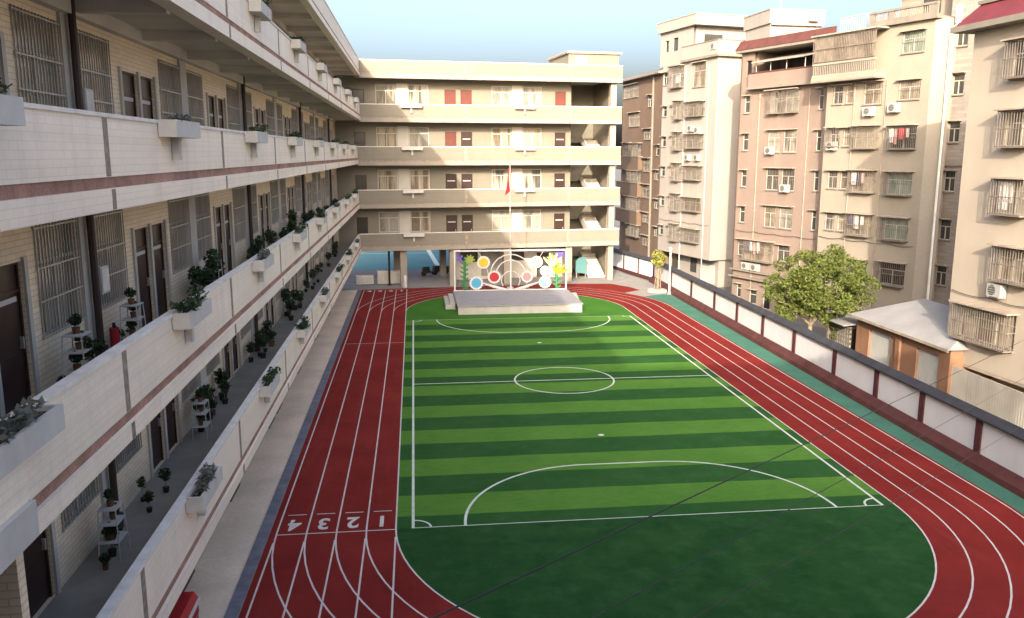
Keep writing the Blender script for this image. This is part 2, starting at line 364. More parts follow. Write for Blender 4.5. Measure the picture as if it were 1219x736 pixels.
# ------------------------------------------------------------------ the school: one U shaped building
FL = {1: 3.65, 2: 7.25, 3: 10.85, 4: 14.40, 5: 17.95}
BT = {1: 3.22, 2: 6.85, 3: 10.42, 4: 13.98, 5: 17.52}
TP = {1: 4.73, 2: 8.42, 3: 12.0, 4: 15.46, 5: 18.98}
XP = {1: -4.6, 2: -4.6, 3: -4.6, 4: -4.32, 5: -4.27}
school = thing('school_building', 'long cream tiled school with open balcony corridors stacked along two sides of the track', 'school', (-10, 41, 0))
school_m = Matrix.Translation((-10, 41, 0)).inverted()
def spart(mb, name, mat4=None, **k):
    return mb.build(name, school, mat4=school_m @ (mat4 or Matrix()), **k)
def sput(name, me, loc, rz=0, parent=school):
    return put(name, me, parent, tuple(Vector(loc)-Vector((-10, 41, 0))), rz)
TH = R(6.8); MBK = Matrix.Translation((-4.4, 72.6, 0)) @ Matrix.Rotation(TH, 4, 'Z')     # back wing: x along, y inwards
MLF = Matrix.Translation((-6.5, 0, 0)) @ Matrix.Rotation(pi/2, 4, 'Z')                      # side wing wall: x = world Y, faces +X
YA, YB = 6.0, 72.55
# --- side wing
PER = 8.2
WIN = []; DOOR = []
for k in range(-1, 7):
    for o in (15.33, 18.0):
        a = o+PER*k
        if a > 7.2 and a+1.85 < 71: WIN.append(a)
    for o in (20.53, 21.85):
        a = o+PER*k
        if a > 9.9 and a+1.15 < 71.5: DOOR.append(a)
W_W, W_Z0, W_Z1 = 1.85, .95, 2.95
D_W, D_H = 1.15, 2.40
for lv in (1, 2, 3, 4):
    rects = []
    if lv < 4:
        rects = [(a, a+W_W, FL[lv]+W_Z0, FL[lv]+W_Z1) for a in WIN]+[(a, a+D_W, FL[lv], FL[lv]+D_H) for a in DOOR]
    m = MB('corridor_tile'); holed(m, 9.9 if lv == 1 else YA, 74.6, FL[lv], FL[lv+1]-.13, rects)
    spart(m, 'corridor_wall', MLF)
m = MB('cream_tile', 'pilaster_white')                      # the mass of classrooms behind the corridor wall, end walls, ground floor
m.box(-14, -6.72, YA, 74.0, 0, 17.8)
m.box(-6.72, -6.3, 9.9, 71.6, 0, 3.2)
m.use('corridor_tile'); m.box(-6.48, -4.66, 9.72, 9.9, 3.24, 6.84)
m.use('pilaster_white')
for lv in (1, 2, 3):
    for k in range(-1, 7):
        for a0, a1 in ((17.24, 17.94),):
            a = a0+PER*k
            if a > 9: m.box(-6.5, -6.44, a, a+(a1-a0), FL[lv]+.004, FL[lv+1]-.14)
        for c0 in (20.40, 21.69, 23.01):
            c = c0+PER*k
            if 9.9 < c < 71: m.box(-6.5, -6.45, c, c+.13 if c0 != 21.69 else c+.15, FL[lv]+.004, FL[lv]+2.46)
spart(m, 'wing_wall')
for lv in (1, 2, 3, 4, 5):
    y0 = 9.9 if lv == 1 else YA
    m = MB('soffit', 'corridor_floor'); xp = XP[lv]
    m.box(-6.5 if lv < 5 else -14, xp-.3, y0, YB, FL[lv]-.13, FL[lv]-.006)
    m.use('corridor_floor'); m.box(-6.5, xp-.125, y0+.01, YB, FL[lv]-.006, FL[lv])
    m.use('soffit')
    a = 13.5
    while a < 72:
        m.box(-6.5, xp-.31, a, a+.26, BT[lv]+.06, FL[lv]-.13); a += 4.1
    m.box(-6.498, -6.30, y0+.02, YB, FL[lv]-.42, FL[lv]-.132)
    spart(m, 'corridor_slab' if lv < 5 else 'roof')
def parapet(lv, L0, L1, mat4, x, joints, yw=None, jw=.22):
    """x: outward position; built in a frame where the outward side is +X of the side wing (mat4 None) or -y of the back wing"""
    side = mat4 is None; pb = FL[lv]+({1: -.03, 2: .10, 3: .20, 4: .18, 5: .12}[lv] if side else 0); bt = BT[lv]+({1: -.03, 2: .05, 3: .13, 4: .12, 5: .13}[lv] if side else 0)
    ft = pb-.17 if side else bt+.31
    wall_mat = 'mosaic_tile_shade_lift' if mat4 is None else 'cream_tile'; m = MB(wall_mat)  # side wing takes the shade-lifted tile, far wing the darkened cream
    def bx(o0, o1, a, b, z0, z1):
        if mat4 is None: m.box(x-o1, x-o0, a, b, z0, z1)
        else: m.box(a, b, o0, o1, z0, z1)
    m.use(wall_mat); bx(0, .12, L0, L1, pb, TP[lv]-.06)
    m.use('coping'); bx(-.03, .15, L0, L1, TP[lv]-.06, TP[lv])
    m.use('terracotta' if mat4 is None else 'joint'); bx(.02, .26, L0, L1, ft, pb)
    m.use('mosaic_tile_shade_lift' if side else 'fascia'); bx(-.05, .30, L0, L1, bt, ft)
    m.use('joint')
    for j in joints:
        if L0+.3 < j < L1-.3: bx(-.006, .05, j, j+jw, pb+.01, TP[lv]-.07); bx(-.056, .05, j+.02, j+jw-.02, bt+.01, ft-.01)
    return spart(m, 'balcony_parapet' if lv < 5 else 'roof_parapet', mat4)
for lv in (1, 2, 3, 4, 5):
    parapet(lv, 9.9 if lv == 1 else YA, YB, None, XP[lv], [13.55+8.0*k for k in range(8)] if lv < 5 else [], jw=.2)
# --- windows, doors of the corridors
def window_meshes(w, h, split=2, transom=.62, fw=.05, glass='glass_curtain', frame='alu'):
    f = MB(frame)
    f.box(0, w, 0, .05, 0, fw); f.box(0, w, 0, .05, h-fw, h); f.box(0, fw, 0, .05, fw, h-fw); f.box(w-fw, w, 0, .05, fw, h-fw)
    zt = h*transom if transom else h-fw
    if transom: f.box(fw, w-fw, -.004, .052, zt-fw/2, zt+fw/2)
    for i in range(1, split): f.box(w*i/split-fw/2, w*i/split+fw/2, -.006, .054, fw, zt-fw/2)
    p = MB(glass); p.box(.01, w-.01, .025, .04, .01, h-.01)
    return f.mesh('window'), p.mesh('pane')
def bars_mesh(w, h, step=.125, rows=(.02, .33, .62, .97), r=.011, mat='bars'):
    b = MB(mat); n = max(2, int(w/step))
    for i in range(n+1): b.box(w*i/n-r*.8, w*i/n+r*.8, -r, r, 0, h)
    for q in rows: b.box(-.03, w+.03, -r*1.7, r*1.7, h*q-r*1.4, h*q+r*1.4)
    return b.mesh('security_bars')
WH = W_Z1-W_Z0
wv = [window_meshes(W_W, WH, 2, .66, .055, g) for g in ('glass_curtain', 'glass_brown', 'glass_pale')]
wb = bars_mesh(W_W, WH)
rnd = random.Random(3)
for lv in (1, 2, 3):
    for i, a in enumerate(WIN):
        if lv == 1 and a < 9.95: continue
        f, p = wv[(i+lv) % 3 if rnd.random() < .6 else 1]
        o = sput('window', f, (-6.56, a, FL[lv]+W_Z0), pi/2)
        put('pane', p, o)
        put('security_bars', wb, o, (0, -.09, 0))
def door_meshes(w, h, wood='door_wood', frame='door_frame', plate=True):
    d = MB(wood); d.box(.05, w-.05, .02, .06, .01, h-.05)
    d.use(frame); d.box(0, .05, -.01, .08, 0, h); d.box(w-.05, w, -.01, .08, 0, h); d.box(.05, w-.05, -.01, .08, h-.05, h)
    d.box(.05, w-.05, .0, .07, h*.80-.025, h*.80+.025)
    d.use(wood); 
    for z0, z1 in ((.12, .85), (1.0, 1.75)): d.box(.16, w-.16, .005, .02, z0, z1)
    pl = MB('white_paint'); pl.box(.16, w-.16, -.006, .006, h*.745-.035, h*.745+.05)
    hd = MB('rail_silver'); hd.box(w-.17, w-.12, -.05, .02, .95, 1.15)
    return d.mesh('door'), pl.mesh('door_plate'), hd.mesh('handle')
dm = door_meshes(D_W, D_H); dr = door_meshes(D_W, D_H, 'door_red', 'door_red')
for lv in (1, 2, 3):
    for a in DOOR:
        o = sput('door', dm[0], (-6.56, a, FL[lv]), pi/2); put('door_plate', dm[1], o); put('handle', dm[2], o)
# ground floor doors under the first balcony
gd = MB('door_wood'); gd.box(0, 1.5, -.05, .02, 0, 2.2); gd = gd.mesh('door')
for a in (15.0, 21.2, 27.5, 35.2, 37.3, 44.2, 52.5, 60.6): sput('door', gd, (-6.3, a, .004), pi/2)
# downpipes on the corridor wall and pipes dropping from the planter boxes
for lv in (1, 2, 3, 4):
    for a in ((17.52, 33.95, 50.3, 66.8) if lv < 4 else (33.95, 50.3)):
        m = MB('dark_pipe'); m.tube((0, 0, 0), (0, 0, FL[lv+1]-FL[lv]-.14), .075, 8); m.box(-.1, .1, -.1, .1, 0, .34)
        o = m.build('downpipe', school); o.location = Vector((-6.33, a, FL[lv]))-Vector((-10, 41, 0))
# planter boxes hung on the parapets
def planter_meshes(L, D, H, y0=-.012):
    m = MB('planter_white'); t = .06
    m.box(0, L, -D, -D+t, 0, H); m.box(0, L, y0-t, y0, 0, H); m.box(0, t, -D+t, y0-t, 0, H); m.box(L-t, L, -D+t, y0-t, 0, H); m.box(t, L-t, -D+t, y0-t, 0, .06)
    m.box(L*.5-.07, L*.5+.07, -D*.45, y0, -.42, -.002)
    s = MB('soil'); s.box(t, L-t, -D+t, y0-t, .06, H-.07)
    return m.mesh('planter_box'), s.mesh('soil')
pm_ = planter_meshes(1.75, .34, .31); PL = []
for lv in (1, 2, 3, 4):
    x = XP[lv]
    for k in range(9):
        a = 16.35+8.13*k-(8.13 if lv in (2, 3) else 0)
        if k == 0 and lv in (2, 3): a += .45 if lv == 2 else .2
        if a+1.75 > 71.5: continue
        if lv == 4 and a < 15: continue
        zb = TP[lv]-.30
        o = sput('planter_box', pm_[0], (x, a, zb), pi/2); put('soil', pm_[1], o); PL.append((lv, x+.18, a, zb+.245, k))
# --- back wing
UB0, UB1 = -.25, 22.95
for lv in (1, 2, 3, 4, 5): parapet(lv, UB0, UB1, MBK, 0, [8.80, 18.02], jw=.24)
BW = [(1.55, 1.72, 'w'), (4.31, 1.72, 'w'), (11.57, 1.75, 'w'), (14.38, 1.72, 'w')]; BD = [(7.43, 1.0), (8.83, 1.0), (17.33, 1.0)]
MBW = MBK @ Matrix.Translation((0, 1.8, 0))
for lv in (1, 2, 3, 4):
    rects = [(a, a+w_, FL[lv]+1.0, FL[lv]+2.78) for a, w_, _ in BW]+[(a, a+w_, FL[lv], FL[lv]+2.4) for a, w_ in BD]+[(-.35, .6, FL[lv]+.02, FL[lv]+2.35)]
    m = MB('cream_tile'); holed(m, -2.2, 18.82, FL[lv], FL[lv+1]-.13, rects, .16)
    m.use('pilaster_white'); m.box(3.30, 4.28, -.03, .1, FL[lv]+.8, FL[lv]+2.85); m.box(13.36, 14.34, -.03, .1, FL[lv]+.8, FL[lv]+2.85)
    spart(m, 'corridor_wall', MBW)
m = MB('cream_tile'); 
m.box(-2.2, 18.7, 2.05, 9, 3.62, 17.8); spart(m, 'wing_wall', MBK)
for lv in (1, 2, 3, 4, 5):
    m = MB('soffit'); top = (22.95 if lv == 5 else 22.9)
    m.box(-2.1, top, .3, 1.8 if lv < 5 else 9, FL[lv]-.13, FL[lv]-.006); m.use('corridor_floor'); m.box(-2.1, 18.8, .125, 1.8, FL[lv]-.006, FL[lv])
    m.use('fascia'); m.box(22.62, 22.95, .302, 6.0, BT[lv], FL[lv]-.14)
    if lv == 1: m.use('soffit'); m.box(-2.1, 18.7, 1.82, 9, 3.46, 3.61)
    for a in (1.0, 6.7, 10.4, 16.6): m.use('soffit'); m.box(a, a+.26, .31, 1.79, BT[lv]+.1, FL[lv]-.132)
    spart(m, 'corridor_slab' if lv < 5 else 'roof', MBK)
    m = MB('fascia'); m.box(22.83, 22.95, .125, 6, FL[lv], TP[lv]-.06); m.use('coping'); m.box(22.80, 22.98, .151, 6, TP[lv]-.06, TP[lv]); spart(m, 'balcony_parapet' if lv < 5 else 'roof_parapet', MBK)
bwin = [window_meshes(1.72, 1.78, 2, .70, .06, g_, 'pilaster_white') for g_ in ('glass_curtain', 'glass_pale', 'glass_brown')]
rnd = random.Random(11); SB = Vector((-10, 41, 0))
def bput(name, me, u, v, z, parent=school):
    q = MBK @ Vector((u, v, z)); return put(name, me, parent, tuple(q-SB), TH)
bdm = door_meshes(1.0, 2.4); bdr = door_meshes(1.0, 2.4, 'door_red', 'door_red')
sd = window_meshes(.95, 2.33, 1, .62, .06, 'glass_night', 'door_frame')
for lv in (1, 2, 3, 4):
    for a, w_, _ in BW:
        f, p = bwin[rnd.randrange(3)]; o = bput('window', f, a, 1.86, FL[lv]+1.0); put('pane', p, o)
    for i, (a, w_) in enumerate(BD):
        q = bdr if (lv == 4 or (lv == 3 and i == 0)) else bdm
        o = bput('door', q[0], a, 1.86, FL[lv]); put('handle', q[2], o)
        if q is bdm: put('door_plate', q[1], o)
    o = bput('window', sd[0], -.35, 1.86, FL[lv]+.02); put('pane', sd[1], o)
    for a in (3.45, 13.2):
        if lv == 1 and a > 10: continue
        o = bput('planter_box', pm_[0], a, -.035, TP[lv]-.31); put('soil', pm_[1], o)
m = MB('pilaster_white'); holed(m, 8.4, 18.68, 0, 3.2, [(9.0, 10.6, 1.6, 2.9), (13.4, 15.0, 1.6, 2.9), (16.2, 17.4, 0, 2.3)]); m.use('grey_concrete'); m.box(10.9, 13.1, -.05, 0, .3, 2.8); m.use('glass_dark'); m.box(8.45, 18.6, .2, .25, 0, 3.1)
m.use('maroon'); m.box(13.12, 13.3, -.12, -.01, 0, 3.1); spart(m, 'hall_wall', MBK @ Matrix.Translation((0, 3.6, 0)))
# columns under the back wing, its stair bay with flights, roof hut
cm = MB('fascia'); cm.box(-.28, .28, -.28, .28, 0, 3.215); cm = cm.mesh('column')
for u in (3.45, 7.75, 12.6, 18.35):
    bput('column', cm, u, .62, 0); bput('column', cm, u-.02, 6.1, 0)
cm2 = MB('fascia'); cm2.box(-.25, .25, -.22, .22, 0, 17.5); bput('column', cm2.mesh('column'), 22.32, .60, 0)
m = MB('cream_tile'); m.box(18.7, 18.82, 2.0, 6.9, 0, 17.8); m.box(22.62, 22.80, 2.6, 6.9, 0, 17.8); m.box(18.7, 22.8, 6.9, 7.05, 0, 17.8); spart(m, 'stair_wall', MBK)
z = 0
for i, z1 in enumerate([FL[1], FL[2], FL[3], FL[4]]):
    m = MB('pilaster_white'); zm = (z+z1)/2; n = 10
    m.box(18.84, 22.6, 5.4, 6.88, zm-.14, zm)
    def flight(u0, u1, va, vb, za, zb):
        m.prism([(va, za-.02), (va, za-.22), (vb, zb-.22), (vb, zb-.02)], u0, u1, 'x')
        for s in range(n):
            v0 = va+(vb-va)*s/n; v1 = va+(vb-va)*(s+1)/n; m.box(u0+.01, u1-.01, v0, v1, za+(zb-za)*s/n-.03, za+(zb-za)*(s+1)/n)
    flight(20.85, 22.45, 2.1, 5.38, z, zm); flight(18.95, 20.65, 5.38, 2.1, zm, z1)
    m.prism([(2.1, z+.25), (2.1, z+.95), (5.38, zm+.95), (5.38, zm+.25)], 20.68, 20.78, 'x')
    if z1 < 14: m.box(18.84, 22.6, 1.82, 2.1, z1-.14, z1-.004)
    m.use('soffit'); m.box(18.82, 22.6, 1.805, 2.08, z1-.125, z1-.01) if False else None
    spart(m, 'staircase', MBK); z = z1
m = MB('cream_tile'); m.box(18.1, 22.7, .35, 6.5, 17.96, 19.92); m.use('joint'); m.box(17.9, 22.9, .18, 6.7, 19.92, 20.0); m.use('fascia'); m.box(17.88, 22.92, .16, 6.72, 20.0, 20.12)
m.use('pilaster_white'); m.box(18.75, 19.75, .33, .4, 18.95, 19.75); spart(m, 'roof_hut', MBK)
# --- the near wing the photograph was taken from (behind the viewer, unseen; tower and side-wing run-on added to cast shade)
m = MB('cream_tile', 'fascia', 'glass_dark')
m.box(-14, 12.8, -9.5, -2.6, 0, 9.4)
m.box(-3.0, 12.6, -9.4, -1.7, 9.76, 16.3)  # tower added out of view, sized to shade the near field
for z in (3.4, 6.7): m.use('fascia'); m.box(-4.5, 12.8, -2.6, -1.3, z-.35, z); m.use('cream_tile'); m.box(-4.5, 12.8, -1.45, -1.3, z+.004, z+1.0)
m.use('fascia'); m.box(-4.5, 13.0, -9.7, -1.2, 9.405, 9.75); m.box(-3.2, 12.8, -9.6, -1.5, 16.31, 16.7)
m.use('glass_dark')
for z in (3.4, 6.7):
    for x in range(-4, 12, 3): m.box(x, x+1.7, -2.63, -2.58, z+.9, z+2.6)
m.use('cream_tile').box(-14, -4.62, -52, 5.9, 0, 17.5); m.use('fascia').box(-14.1, -4.3, -52, 5.95, 17.51, 19.0)  # side wing run on out of view, added for its shadow
spart(m, 'near_wing_shade_block')
m = MB('planter_white'); m.use('mosaic_tile_shade_lift').box(-4.59, -4.31, 6.02, 9.4, 7.62, 8.09); m.use('planter_white').box(-4.59, -4.25, 6.02, 9.45, 7.20, 7.615); spart(m, 'balcony_pier')
#PART2
# ------------------------------------------------------------------ stage, screen, flag, wall
st = thing('stage', 'low grey stage platform with white front at the far end of the pitch', 'stage', (7.5, 63, 0))
m = MB('stage_white'); m.box(-4.53, 4.5, -3.1, 3.9, 0, .60); m.build('platform', st)
m = MB('stage_grey'); m.box(-4.60, 4.57, -3.2, 3.9, .602, .68); m.build('deck', st)
m = MB('stage_white'); m.box(-5.35, -4.62, -.9, 3.4, 0, .34); m.box(-5.0, -4.62, -.9, 3.4, .342, .52)
m.prism([(4.59, 3.4), (5.3, 3.4), (4.59, -2.6)], .02, .40, 'z'); m.build('side_step', st)
scn = thing('stage_screen', 'see-through white framed screen with rings, arcs and bright flower shapes behind the stage', 'screen', (7.5, 66.45, .68))
m = MB('deco_white')
for x in (-4.5, -.06, 4.4): m.box(x, x+.11, -.06, .06, .004, 3.24)
m.box(-4.5, 4.51, -.062, .062, 3.13, 3.245); m.box(-4.39, 4.4, -.05, .05, .01, .07); m.build('frame', scn)
def arc(r, a0, a1, cx, cz, n=24): return [(cx+r*cos(a0+(a1-a0)*i/n), -.03, cz+r*sin(a0+(a1-a0)*i/n)) for i in range(n+1)]
for r, a0 in ((1.62, -.06), (1.17, -.12), (.74, -.6)):
    m = MB('deco_white'); m.path(arc(r, a0, pi-a0, 0, 1.25+(.0 if r > 1 else -.45)), .045); m.build('arch', scn)
m = MB('deco_white')
for sg in (-1, 1):
    for k in range(7):
        e = (sg*(1.2+.28*k), -.035, .12+.12*k); m.path([(sg*.25, -.035, .1), (sg*.75, -.035, .12+.02*k), e], .022, 4)
    m.path([(sg*1.93, -.03, 1.9), (sg*1.75, -.03, 1.2), (sg*1.25, -.03, .5)], .03, 5)
    m.path([(sg*3.2, -.03, 1.9), (sg*2.85, -.03, 1.3)], .03, 5); m.path([(sg*2.6, -.03, 3.1), (sg*2.25, -.03, 2.5)], .02, 5)
m.build('ray_lines', scn)
for x, z_, r, cm_ in ((-2.17, 2.27, .46, 'deco_yellow'), (-1.32, 1.09, .47, 'deco_red'), (-2.75, .63, .49, 'deco_blue'), (1.30, 1.08, .42, 'deco_pink'), (2.75, .62, .45, 'deco_ice'), (2.08, 2.25, .42, 'deco_lemon'), (2.75, 1.52, .36, 'deco_white')):
    m = MB('deco_white'); n = 16
    for i in range(n):
        a = 2*pi*i/n; m.disc((x+r*.93*cos(a), z_+r*.93*sin(a)), r*.22, -.085, -.03, 8)
    m.disc((x, z_), r*.95, -.09, -.031, 28); b = m.build('flower_disc', scn)
    m = MB(cm_); m.disc((x, z_), r*.80, -.11, -.092, 24)
    for i in range(9): a = 2*pi*i/9; m.disc((x+r*.5*cos(a), z_+r*.5*sin(a)), r*.17, -.125, -.112, 8)
    m.build('disc_centre', b)
def blob(mb, cx, cz, rx, rz_, rot=0, y0=-.10, y1=-.04, n=14):
    return mb.prism([(cx+rx*cos(a)*cos(rot)-rz_*sin(a)*sin(rot), cz+rx*cos(a)*sin(rot)+rz_*sin(a)*cos(rot)) for a in [2*pi*i/n for i in range(n)]], y0, y1, 'y')
rd = random.Random(5)
for sg in (-1, 1):
    m = MB('deco_green'); m.path([(sg*3.7, -.06, .1), (sg*3.68, -.06, 1.4), (sg*3.62, -.06, 2.7)], .11, 6)
    for k in range(12):
        z_ = .25+.18*k; blob(m, sg*3.7+(-1)**k*.17, z_, .20, .065, (.5 if k % 2 == 0 else -.5), -.12-.003*k, -.11-.003*k+.05)
    m.build('plant_stem', scn)
    m = MB('deco_leaf')
    for k in range(9):
        a = 2*pi*k/9; blob(m, sg*3.25+.22*cos(a), 2.5+.22*sin(a), .20, .07, a, -.16-.002*k, -.10)
    m.build('leaf_fan', scn)
m = MB('deco_purple')
for a in (.6, 1.9, -.5): blob(m, -4.15+.16*cos(a), 2.55+.2*sin(a), .30, .12, a, -.14-.01*a, -.08)
m.build('butterfly', scn)
m = MB('deco_purple'); m.prism([(3.5, 3.0), (4.25, 3.05), (4.2, 2.7), (3.95, 2.25), (3.7, 2.65)], -.15, -.09, 'y'); m.build('butterfly', scn)
m = MB('deco_orange')
for a in (0.9, 1.5, .4, 2.2): blob(m, 3.75+.42*cos(a), 1.25+.5*sin(a), .50, .12, a, -.17-.01*a, -.10)
m.build('lily_petals', scn)
m = MB('deco_lemon')
for a in (1.2, 1.75, 2.3, .8): blob(m, 3.3+.55*cos(a), 1.7+.75*sin(a), .55, .10, a, -.20-.01*a, -.13)
m.build('lily_petals', scn)
fl = thing('flagpole', 'tall slim silver flagpole rising from the middle of the stage', 'flagpole', (7.5, 66.8, 0))
m = MB('rail_silver'); m.tube((0, 0, .684), (0, 0, 10.6), .055, 8, .035); m.build('pole', fl)
m = MB('stage_white'); m.box(-.25, .25, -.2, .2, .682, .9); m.build('base', fl); m = MB('rail_silver'); m.tube((0, 0, 10.6), (0, 0, 10.75), .08, 8, .02); m.build('finial', fl)
m = MB('flag_red')
for i in range(6):
    for j in range(12):
        def fp(a, b): return (-.06-.34*a*(.35+.65*b)-.05*sin(3*a+4*b), .09*sin(6*a+5*b)-.02, 10.35-1.85*b-.35*a)
        m.quad(fp(i/6, j/12), fp((i+1)/6, j/12), fp((i+1)/6, (j+1)/12), fp(i/6, (j+1)/12))
tag(m.build('flag', None, (7.5, 66.8, 0), smooth=True), 'limp red flag hanging near the top of the flagpole', 'flag')

wa = thing('boundary_wall', 'low boundary wall of white panels and maroon posts with a dark sloping cap along the track', 'wall', (20.9, 40, 0), math.atan2(52, .9))
POSTS = [-12, -8.2, -4.4, -.6, 3.2, 7, 10.6, 14.2, 17.6, 20.9, 24.3, 27.86, 31.54, 35.17, 39.22, 44.0, 48.5, 52.9, 57.4, 62.8, 68.4, 74.0]
m = MB('cap_dark'); P = [(-.30, 1.80), (-.30, 1.86), (0, 2.08), (.30, 1.86), (.30, 1.80)]
def wl(y): return (y-40)/cos(math.atan2(.9, 52))-0
WM = Matrix.Translation((wallx(40)-20.9, 0, 0))
m.prism([(-b, c) for b, c in [(.30, 1.80), (.30, 1.87), (0, 2.10), (-.30, 1.87), (-.30, 1.80)]], wl(-12), wl(74.2), 'x'); m.build('cap', wa)
m = MB('plinth_red'); m.prism([(.14, 0), (.55, 0), (.50, .22), (.22, .50), (.14, .50)], wl(-12), wl(74.2), 'x'); m.build('plinth', wa)
for a, b in zip(POSTS, POSTS[1:]):
    m = MB('wall_panel'); m.box(wl(a)+.17, wl(b)-.17, -.12, .12, .0, 1.80); m.build('panel', wa)
for p in POSTS:
    m = MB('maroon' if p < 45 else 'plinth_red'); m.box(wl(p)-.17, wl(p)+.17, -.17, .18, 0, 1.80); m.build('post', wa)
wa2 = thing('boundary_wall', 'far end of the white panelled boundary wall beside the school stairs', 'wall', (21.6, 74.2, 0), math.atan2(9.8, -1.8))
m = MB('wall_panel')
for i in range(3): m.use('wall_panel').box(.2+3.3*i, 3.3+3.3*i, -.12, .12, .3, 1.75); m.use('plinth_red').box(3.3+3.3*i-.02, 3.5+3.3*i, -.16, .16, .3, 1.75)
m.use('plinth_red').box(-.05, 10.2, -.14, .22, 0, .3); m.build('panels', wa2)
m = MB('cap_dark'); m.prism([(-.3, 1.76), (.3, 1.76), (.3, 1.83), (0, 2.05), (-.3, 1.83)], -.05, 10.2, 'x'); m.build('cap', wa2)

# ------------------------------------------------------------------ apartment houses across the wall
_wc = {}
def apt_window(bld, s, z0, s1, z1, typ, glass, split=2, recess=.10):
    w_, h = s1-s, z1-z0; key = (round(w_, 1), round(h, 1), typ, glass, split)
    if key not in _wc:
        f, p = window_meshes(w_, h, split, .66 if h > .9 else 0, .055, glass, 'rail_silver' if typ == 'cage' else 'alu')
        hood = MB('hood'); hood.box(-.12, w_+.12, -.32, .10, h+.02, h+.09)
        sill = MB('trim_light'); sill.box(-.06, w_+.06, -.10, .09, -.07, 0)
        b = None
        if typ in ('cage', 'deep'):
            d = .48; b = MB('cage_bars'); n = max(3, int(w_/.15))
            for i in range(n+1): b.box(w_*i/n-.012, w_*i/n+.012, -d, -d+.024, 0, h)
            for dd in (.16, .32):
                for e in (0, w_): b.box(e-.012, e+.012, -dd-.012, -dd+.012, 0, h)
            for q in (0, .5, 1): b.box(-.02, w_+.02, -d-.012, -d+.036, h*q-.02, h*q+.02); b.box(-.02, .0, -d, 0, h*q-.02, h*q+.02); b.box(w_, w_+.02, -d, 0, h*q-.02, h*q+.02)
            b.use('hood'); b.box(0, w_, -d, -.10, -.05, -.02)
            hood = MB('hood'); hood.box(-.15, w_+.15, -.62, .10, h+.03, h+.10)
        elif typ == 'bar':
            b = MB('cage_bars'); n = max(2, int(w_/.16))
            for i in range(n+1): b.box(w_*i/n-.011, w_*i/n+.011, -.02, .0, 0, h)
            b.box(0, w_, -.025, .003, h*.5-.015, h*.5+.015)
        _wc[key] = (f, p, hood.mesh('hood'), sill.mesh('sill'), b.mesh('security_bars') if b else None)
    f, p, hd, sl_, b = _wc[key]
    o = put('window', f, bld, (s, recess-.06, z0)); put('pane', p, o); put('hood', hd, o, (0, -recess+.06, 0)); put('sill', sl_, o, (0, -recess+.06, 0))
    if b: put('security_bars', b, o, (0, -recess+.06, 0))
    return o
def shell(bld, mat, L, D, z0, z1, rects, name='wall', L0=0, roofmat='roof_grey'):
    m = MB(mat); holed(m, L0, L, z0, z1, rects, .16)
    m.quad((L0, 0, z0), (L0, D, z0), (L0, D, z1), (L0, 0, z1)); m.quad((L, 0, z0), (L, D, z0), (L, D, z1), (L, 0, z1)); m.quad((L0, D, z0), (L, D, z0), (L, D, z1), (L0, D, z1))
    m.use(roofmat); m.quad((L0, 0, z1), (L, 0, z1), (L, D, z1), (L0, D, z1))
    m.use('glass_night'); m.box(L0+.05, L-.05, .30, .34, z0+.05, z1-.05)
    return m.build(name, bld)
acs = []
def make_ac():
    t = thing('air_conditioner', 'x', 'air conditioner', (0, 0, -50), 0, 'air conditioner units on the apartment walls')
    m = MB('ac_white'); m.box(-.42, .42, -.36, -.06, 0, .58); m.build('casing', t)
    m = MB('fan_dark'); m.disc((-.10, .29), .22, -.375, -.358, 20); m.use('ac_white')
    for k in range(4): m.box(-.31, .11, -.385, -.376, .14+.1*k, .155+.1*k)
    m.build('fan_grille', t)
    m = MB('rail_silver'); m.box(-.34, -.30, -.36, 0, -.05, -.004); m.box(.30, .34, -.36, 0, -.05, -.004); m.box(-.30, .30, -.05, -.01, -.05, -.004); m.build('bracket', t); return t
AC0 = make_ac(); _ac_used = [False]
def ac(bld, s, z, label):
    p = bld.matrix_basis @ Vector((s, -.0, z))
    if not _ac_used[0]:
        o = AC0; o.location = p; o.rotation_euler = bld.rotation_euler; o['label'] = label; _ac_used[0] = True
    else: o = dup(AC0, p, bld.rotation_euler.z, label)
    return o
def bld(name, label, A, ang, group='apartment blocks behind the boundary wall'):
    return thing(name, label, 'apartment building', (A[0], A[1], -1.2), R(ang), group)
ZB = 1.2                                     # local z of world height 0
def rows(bd, lst):
    for s0, s1, z0, z1, typ, gl in lst: apt_window(bd, s0, z0+ZB, s1, z1+ZB, typ, gl, 1 if s1-s0 < .8 else (2 if s1-s0 < 2.2 else 3))
def rect(lst): return [(a, b, c+ZB, d+ZB) for a, b, c, d, *_ in lst]
rw = random.Random(21); GL = ['glass_dark', 'glass_curtain', 'glass_brown', 'glass_pale']

